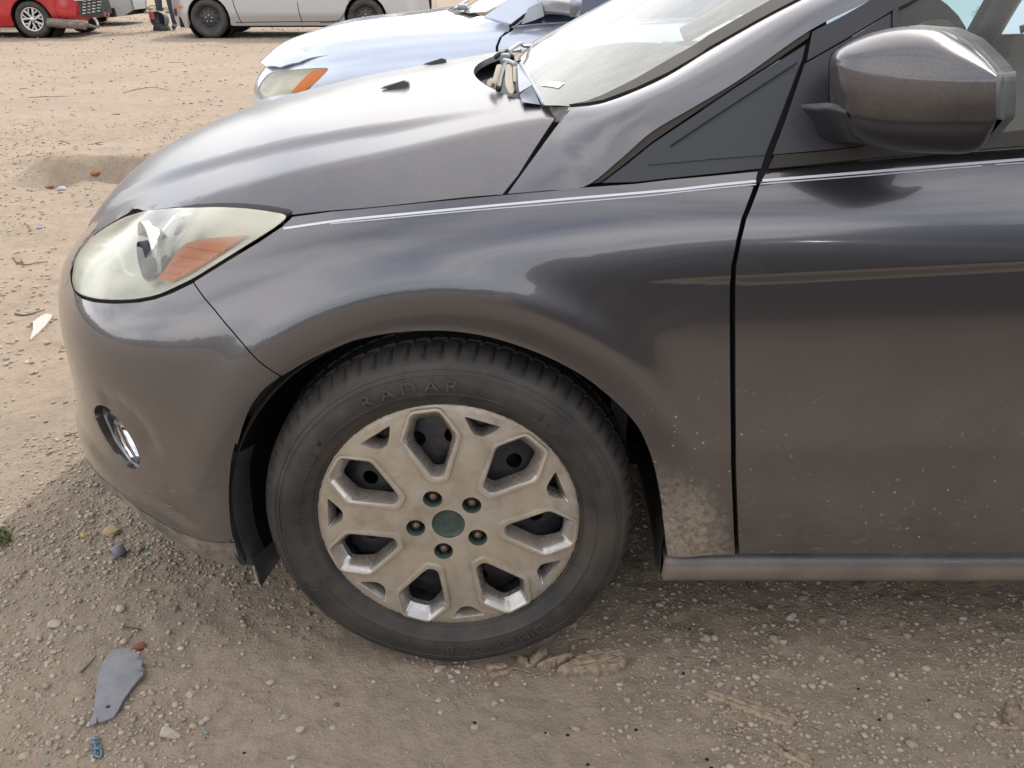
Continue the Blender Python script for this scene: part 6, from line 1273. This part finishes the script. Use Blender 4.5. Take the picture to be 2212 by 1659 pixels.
# ---------------------------------------------------------------- what stands behind the photographer (it shows in the paint)
bc,BX,BF=far_car('parked_car','dark navy car standing behind the viewer, mirrored in the grey door',-.55+1.3,-4.35,-1,4.7,1.85,2.75,.85,.34,M['darkcar'],hood_z=1.02,roof_z=1.70)
for u in (0,2.75): far_wheel(bc,BX(u),-2.72,.34,'steel')
def treeline():
    g=np.random.default_rng(3);V0,F0=_i1;P=[];S=[]
    for i in range(5000):
        a=g.uniform(0,2*math.pi);r=g.uniform(75,95);h=5.5+2.5*math.sin(a*3+1)+1.6*math.sin(a*11)
        P.append((r*math.cos(a),r*math.sin(a)));S.append(g.uniform(.7,1.4))
    A=[];
    for (x,y),s in zip(P,S):
        h=5.0+2.0*math.sin(math.atan2(y,x)*3+1)+.5*math.sin(math.atan2(y,x)*11);A.append(V0*(1+g.uniform(-.3,.3,(len(V0),1)))*s*np.array((1.1,1.1,1))+np.array((x,y,g.uniform(.2,h))))
    k=len(V0);F=(F0[None]+(np.arange(len(A))*k)[:,None,None]).reshape(-1,3)
    o=meshobj('treeline',np.concatenate(A),F,mat('far_foliage',(.05,.07,.035),.9,vary=(.8,(.09,.085,.05),.8)),None,smooth=False);tag(o,'distant belt of trees round the lot',None,None,'stuff')
treeline()
# ---------------------------------------------------------------- debris on the ground
def gz(x,y): return float(ground_h(np.array([float(x)]),np.array([float(y)]))[0])
def slab(name,poly,th,m,label,cat,seed=0,parent=None,jit=.0018,group=None,lift=.0):
    """a split piece lying on the ground: ragged outline, grain ridges along its length, broken sides"""
    g=np.random.default_rng(seed);P=np.array(dense(poly,.005));P=P+g.normal(0,jit*.35,P.shape);c=P.mean(0);ax=np.linalg.svd(P-c)[2][0];pe=np.array((-ax[1],ax[0]))
    V,F,lp=tri2d([tuple(q) for q in P],(),.0027,.005);e=mindist(V,lp[0]);u=(V-c)@ax;w_=(V-c)@pe
    z0=float(np.mean([gz(*p) for p in P[::4]]))+lift;r=np.clip(e/.004,0,1)
    gr=.0030*vnoise(w_,u*.06,260,seed)+.0024*vnoise(w_,u*.10,620,seed+1)+.0006*vnoise(u,w_,60,seed+2)
    gr=np.where(vnoise(w_,u*.03,150,seed+3)>.27,gr-.0035,gr)
    z=z0+(th*(.62+.38*r)+gr*min(1,th/.008) if th>.003 else th+0*r);n=len(V)
    VV=np.r_[np.c_[V,z],np.c_[V,z*0+z0-.004]];FF=[tuple(f) for f in F]
    key={(round(float(q[0]),6),round(float(q[1]),6)):i for i,q in enumerate(V)};ids=[key.get((round(float(q[0]),6),round(float(q[1]),6))) for q in lp[0]];ids=[i for i in ids if i is not None]
    FF+=[(ids[i],ids[(i+1)%len(ids)],ids[(i+1)%len(ids)]+n,ids[i]+n)[::-1] for i in range(len(ids))]
    o=meshobj(name,VV,FF,m,parent,smooth=False)
    if label: tag(o,label,cat,group)
    return o
# lost piece of wheel-arch plastic with a bolt hole
gp=O['grey_piece'];hp=O['grey_hole'];z_=gz(*hp)
Pg,Fg,lg=tri2d(gp,[[(hp[0]+.0045*math.cos(a),hp[1]+.0035*math.sin(a)) for a in np.linspace(0,6.283,10)[:-1]]],.012,.005)
cg=np.mean(gp,0);hgt=lambda x,y:.010+.006*np.cos((x-cg[0])*26)+.004*np.sin((y-cg[1])*22)+z_
ht=hgt(Pg[:,0],Pg[:,1]);nV=len(Pg);V=np.r_[np.c_[Pg,ht],np.c_[Pg,ht-.004]];F=[tuple(f) for f in Fg]+[tuple(f[::-1]+nV) for f in Fg];s=len(V);VV=list(V)
for lp in lg:
    lp=np.array(lp);b0=len(VV);n=len(lp)
    for q in lp: h_=float(hgt(q[0],q[1]));VV+=[(q[0],q[1],h_),(q[0],q[1],h_-.004)]
    F+=[(b0+2*i,b0+2*((i+1)%n),b0+2*((i+1)%n)+1,b0+2*i+1) for i in range(n)]
tag(meshobj('plastic_fragment',VV,F,M['slateplastic']),'grey teardrop-shaped plastic panel with bolt hole and cracked tip on the dirt','plastic fragment')
slab('plastic_shard',O['shard'],.0025,M['clearplastic'],'pale translucent triangular plastic shard in sunlight left of the bumper','plastic shard',3,lift=.006)
tb=O['tube_bit'];z_=gz(*tb[0]);tt=empty('tube_piece','short grey plastic tube end lying on gravel below the bumper','tube piece',(tb[0][0],tb[0][1],z_))
a=np.array((*tb[3],z_+.013));b=np.array((tb[2][0],tb[2][1],z_+.014))
def hollow(name,a,b,r0,r1,m,parent):
    d=(b-a)/np.linalg.norm(b-a);u=np.cross(d,(0,0,1));u/=np.linalg.norm(u);v=np.cross(d,u);V=[];n=20;prof=[(r0*.82,.9),(r0*.82,0),(r0,0),(r1,1),(r1*.6,1.06),(0,1.08)]
    for k in range(n):
        w_=u*math.cos(2*math.pi*k/n)+v*math.sin(2*math.pi*k/n)
        for r,t in prof: V.append(a+(b-a)*t+w_*r)
    p=len(prof);meshobj(name,V,[(k*p+i,((k+1)%n)*p+i,((k+1)%n)*p+i+1,k*p+i+1) for k in range(n) for i in range(p-1)],m,parent)
hollow('shell',a,b,.013,.015,M['slateplastic'],tt)
bb=O['bluebits'];z_=gz(*bb[0]);cb=empty('plastic_clip','crumpled blue plastic clip at the lower left','plastic clip',(bb[2][0],bb[2][1],z_))
for i in range(3): tube('rib',[(bb[i][0]-.006,bb[i][1],z_+.006),(bb[i][0]+.003,bb[i][1]-.004,z_+.012),(bb[i][0]+.008,bb[i][1]+.002,z_+.005)],.0022,M['blueplastic'],cb,seg=6,step=.004)
tube('frame',[(bb[3][0],bb[3][1],z_+.005),(bb[4][0],bb[4][1],z_+.006),(bb[5][0],bb[5][1],z_+.007),(bb[2][0],bb[2][1],z_+.008),(bb[3][0],bb[3][1],z_+.006)],.0022,M['blueplastic'],cb,seg=6,step=.004)
tube('spine',[(bb[0][0],bb[0][1],z_+.008),(bb[1][0],bb[1][1],z_+.009),(bb[2][0],bb[2][1],z_+.008)],.002,M['blueplastic'],cb,seg=6,step=.004)
LM=[('grey plastic panel',np.mean(O['grey_piece'],0)),('blue clip',np.array(O['bluebits'][2])),('wood slab by the tyre',np.mean(O['wood']['plank_a'],0)),('long rotten plank',np.mean(O['wood']['plank_g'],0)),('wood slivers at the bottom edge',np.mean(O['wood']['sliver_i'],0)),('broken wood chunk at the right edge',np.mean(O['wood']['frag_m'],0)),('crushed wood under the tyre',np.mean(O['wood']['frag_d'],0)),('large angular limestone',np.array(O['stones'][0][:2])),('rubble at the left edge',np.array(O['stones'][4][:2])),('white plastic shard',np.mean(O['shard'],0)),('rut beyond the nose',np.array((-2.5,4.0))),('silver car across the lot',np.array((-4.5,13.))),('tyre contact',np.array((0,-.02)))]
_used={}
def where(x,y,lead):
    """a label that points at one thing: its nearest landmark, the side it lies on, and its rank there"""
    d=[np.hypot(x-p[0],y-p[1]) for n,p in LM];k=int(np.argmin(d));n,p=LM[k];dx,dy=x-p[0],y-p[1]
    si=('right of' if dx>0 else 'left of') if abs(dx)>abs(dy) else ('behind' if dy>0 else 'in front of')
    key=(lead,si,n);_used[key]=_used.get(key,0)+1;r=_used[key]
    return f"{lead} {si} the {n}"+('' if r==1 else ', '+{2:'second',3:'third',4:'fourth',5:'fifth',6:'sixth',7:'seventh',8:'eighth',9:'ninth'}.get(r,'last')+' one out')
WL={'plank_a':('split slab of weathered wood with rounded end right of the tyre',.016),'frag_b':('ridged wood splinter leaning on the slab beside the tyre',.014),'frag_c':('short dark wood wedge tucked against the tyre',.015),'frag_d':('leftmost flat wood piece crushed under the tyre edge',.010),'frag_e':('squarish wood chip below the leftmost crushed piece',.009),'frag_f':('small wood wedge between two crushed pieces at the tyre',.011),'plank_g':('long half-buried rotten plank right of centre in the foreground',.008),'frag_h':('thin sliver lifting off the plank end',.004),'sliver_i':('upper long wood sliver at the bottom edge',.007),'sliver_j':('lower long wood sliver at the bottom edge',.006),'sliver_k':('right-hand long wood sliver beside the others at the bottom edge',.006),'frag_l':('short weathered strip left of the long slivers',.004),'frag_m':('upright broken wood chunk at the right edge',.014),'frag_n':('flat strip under the broken chunk at the right edge',.006),'frag_o':('small wood chip left of the broken chunk at the right edge',.007),'frag_p':('dark wood tip cut by the right picture edge',.006),'frag_q':('pale slim wood chip below the crushed pieces left of the tyre contact',.005),'frag_r':('thin stick lying alone near the bottom right',.004)}
for i,(k,p) in enumerate(O['wood'].items()): slab('wood_fragment',p,WL[k][1]*1.15,M['wood'],WL[k][0],'wood piece',40+i,jit=.004,group='rotten wood pieces on the dirt')
for i,p in enumerate(O['splinters']):
    if len(p)<3: p=[p[0],tuple((np.array(p[0])+np.array(p[-1]))/2),p[-1]]
    tag(tube('wood_splinter',[(a,b,gz(a,b)+.004) for a,b in p],(.0022,.0010),M['wood'],seg=5,step=.01),where(*p[0],'thin pale splinter'),'wood splinter','thin splinters around the crushed wood')
for i,p in enumerate(O['twigs']):
    tag(tube('twig',[(a,b,gz(a,b)+.004) for a,b in p],(.0035,.0016) if p[0][1]>1.2 else (.0020,.001),M['twig'],seg=5,step=.02),where(*p[0],'dark dry twig'),'twig','dry twigs scattered on the lot')
SLAB={0:'large angular grey limestone with a raised point, bottom left foreground',1:'blocky stone just right of the large angular limestone',2:'rounded two-tone stone above the large angular limestone',27:'largest rounded stone in the shade under the sill',33:'upright smooth grey oval stone right of the wood slab',4:'largest pale rock in the rubble at the left edge',5:'wedge-shaped pale rock right of the rubble pile'}
V2,F2=_i2
_q=[]
for i,(x,y,s,ar) in enumerate(O['stones']):
    g=np.random.default_rng(200+i);nrm_=[g.normal(0,1,3) for _ in range(9)];nrm_=[q/np.linalg.norm(q) for q in nrm_];V=V2.copy()
    for q in nrm_:
        d=V@q;h_=g.uniform(.50,.85);V=V-np.maximum(d-h_,0)[:,None]*q[None]    # broken facets
    V=V*(1+g.normal(0,.03,(len(V),1)));s=s*1.4;V=V*np.array((1.15,.95*max(.6,min(1.2,ar*1.3)),.62))*s
    a=g.uniform(-.4,.4);V=np.c_[V[:,0]*math.cos(a)-V[:,1]*math.sin(a),V[:,0]*math.sin(a)+V[:,1]*math.cos(a),V[:,2]]
    if i==0: V[:,2]*=1.15;k_=np.argmax(V[:,2]);V[:,2]+=.012*np.exp(-((V[:,0]+.008)**2+(V[:,1]-.01)**2)/.00012)
    V=V+np.array((x,y,gz(x,y)+s*.20));o=meshobj('stone',V,F2,M['darkstone'] if i in (33,) else M['stone'],smooth=False)
    _q.append((i,x,y,s,o))
_q.sort(key=lambda q:min(np.hypot(q[1]-p[0],q[2]-p[1]) for n,p in LM))
for i,x,y,s_,o in _q: tag(o,SLAB.get(i) or where(x,y,'small pale stone' if s_<.012 else 'pale angular stone'),'stone','loose stones on the dirt')
def chip(x,y,s,m,name,label,cat,group,seed):
    g=np.random.default_rng(seed);B_=_i2 if s>.009 else _i1;V=B_[0]*(1+g.uniform(-.16,.14,(len(B_[0]),1)))*np.array((1.2,1,.6))*s+np.array((x,y,gz(x,y)+s*.35));tag(meshobj(name,V,B_[1],m,smooth=False),label,cat,group)
for i,(x,y) in enumerate(O['chips']['red']): chip(x,y,(.010,.006,.005)[i],M['redstone'],'brick_chip',['red brown chip above the grey plastic panel','tiny red chip at the left edge of the shade','tiny red chip below the tyre'][i],'chip',None,i)
for i,(x,y) in enumerate(O['chips']['ochre']): chip(x,y,(.017,.009)[i],M['yellowstone'],'ochre_stone',['ochre yellow stone on gravel under the bumper','smaller ochre stone left of the larger one'][i],'stone',None,10+i)
for i,(x,y) in enumerate(O['chips']['teal']): chip(x,y,.0042 if i else .007,M['tealglass'],'glass_crumb',where(x,y,'pale teal glass crumb'),'glass crumb','teal glass crumbs',20+i)
for i,(x,y) in enumerate(O['chips']['dark']): chip(x,y,.0030,M['black'],'tinted_glass_crumb',where(x,y,'tiny black crumb'),'crumb','black crumbs on the dirt',50+i)
for i,(x,y) in enumerate(O['chips']['white']): chip(x,y,.004 if y<.9 else .012,M['greycap'],'plastic_crumb',where(x,y,'small white flake'),'flake','white flakes on the dirt',80+i)
# rust-coloured leaf scraps and crumpled film in the rut
for x,y,s in ((-2.76,4.02,.020),(-2.50,4.10,.024)): chip(x,y,s,mat('rust_orange_scrap',(.26,.11,.045),.9),'leaf_scrap',('rust orange scrap, left one in the rut' if x<-2.6 else 'rust orange scrap, right one in the rut'),'leaf scrap','orange scraps in the rut',int(-x*100))
chip(-2.57,3.80,.024,M['greycap'],'foil_scrap','crumpled white foil scrap below the rut','foil scrap',None,5)
# weeds at the left edge
def weeds(cx,cy,r,n,hh,lab):
    g=np.random.default_rng(int(cx*-100)+n);V=[];F=[]
    for i in range(n):
        a=g.uniform(0,6.28);d=r*math.sqrt(g.random());x=cx+d*math.cos(a);y=cy+d*math.sin(a);z=gz(x,y);h_=hh*g.uniform(.5,1);b=g.uniform(0,6.28);l=g.uniform(.3,.9)*h_;w_=.0012;k=len(V)
        V+=[(x-w_*math.sin(b),y+w_*math.cos(b),z),(x+w_*math.sin(b),y-w_*math.cos(b),z),(x+l*.5*math.cos(b),y+l*.5*math.sin(b),z+h_*.75),(x+l*math.cos(b),y+l*math.sin(b),z+h_)];F+=[(k,k+1,k+2),(k,k+2,k+3)]
    tag(meshobj('grass',V,F,M['grass'],smooth=False),lab,None,None,'stuff')
weeds(-1.07,.36,.045,160,.028,'small tuft of dry green grass at the left edge')
weeds(-10.0,24.6,.6,300,.10,'strip of weeds far back beyond the dark strip')
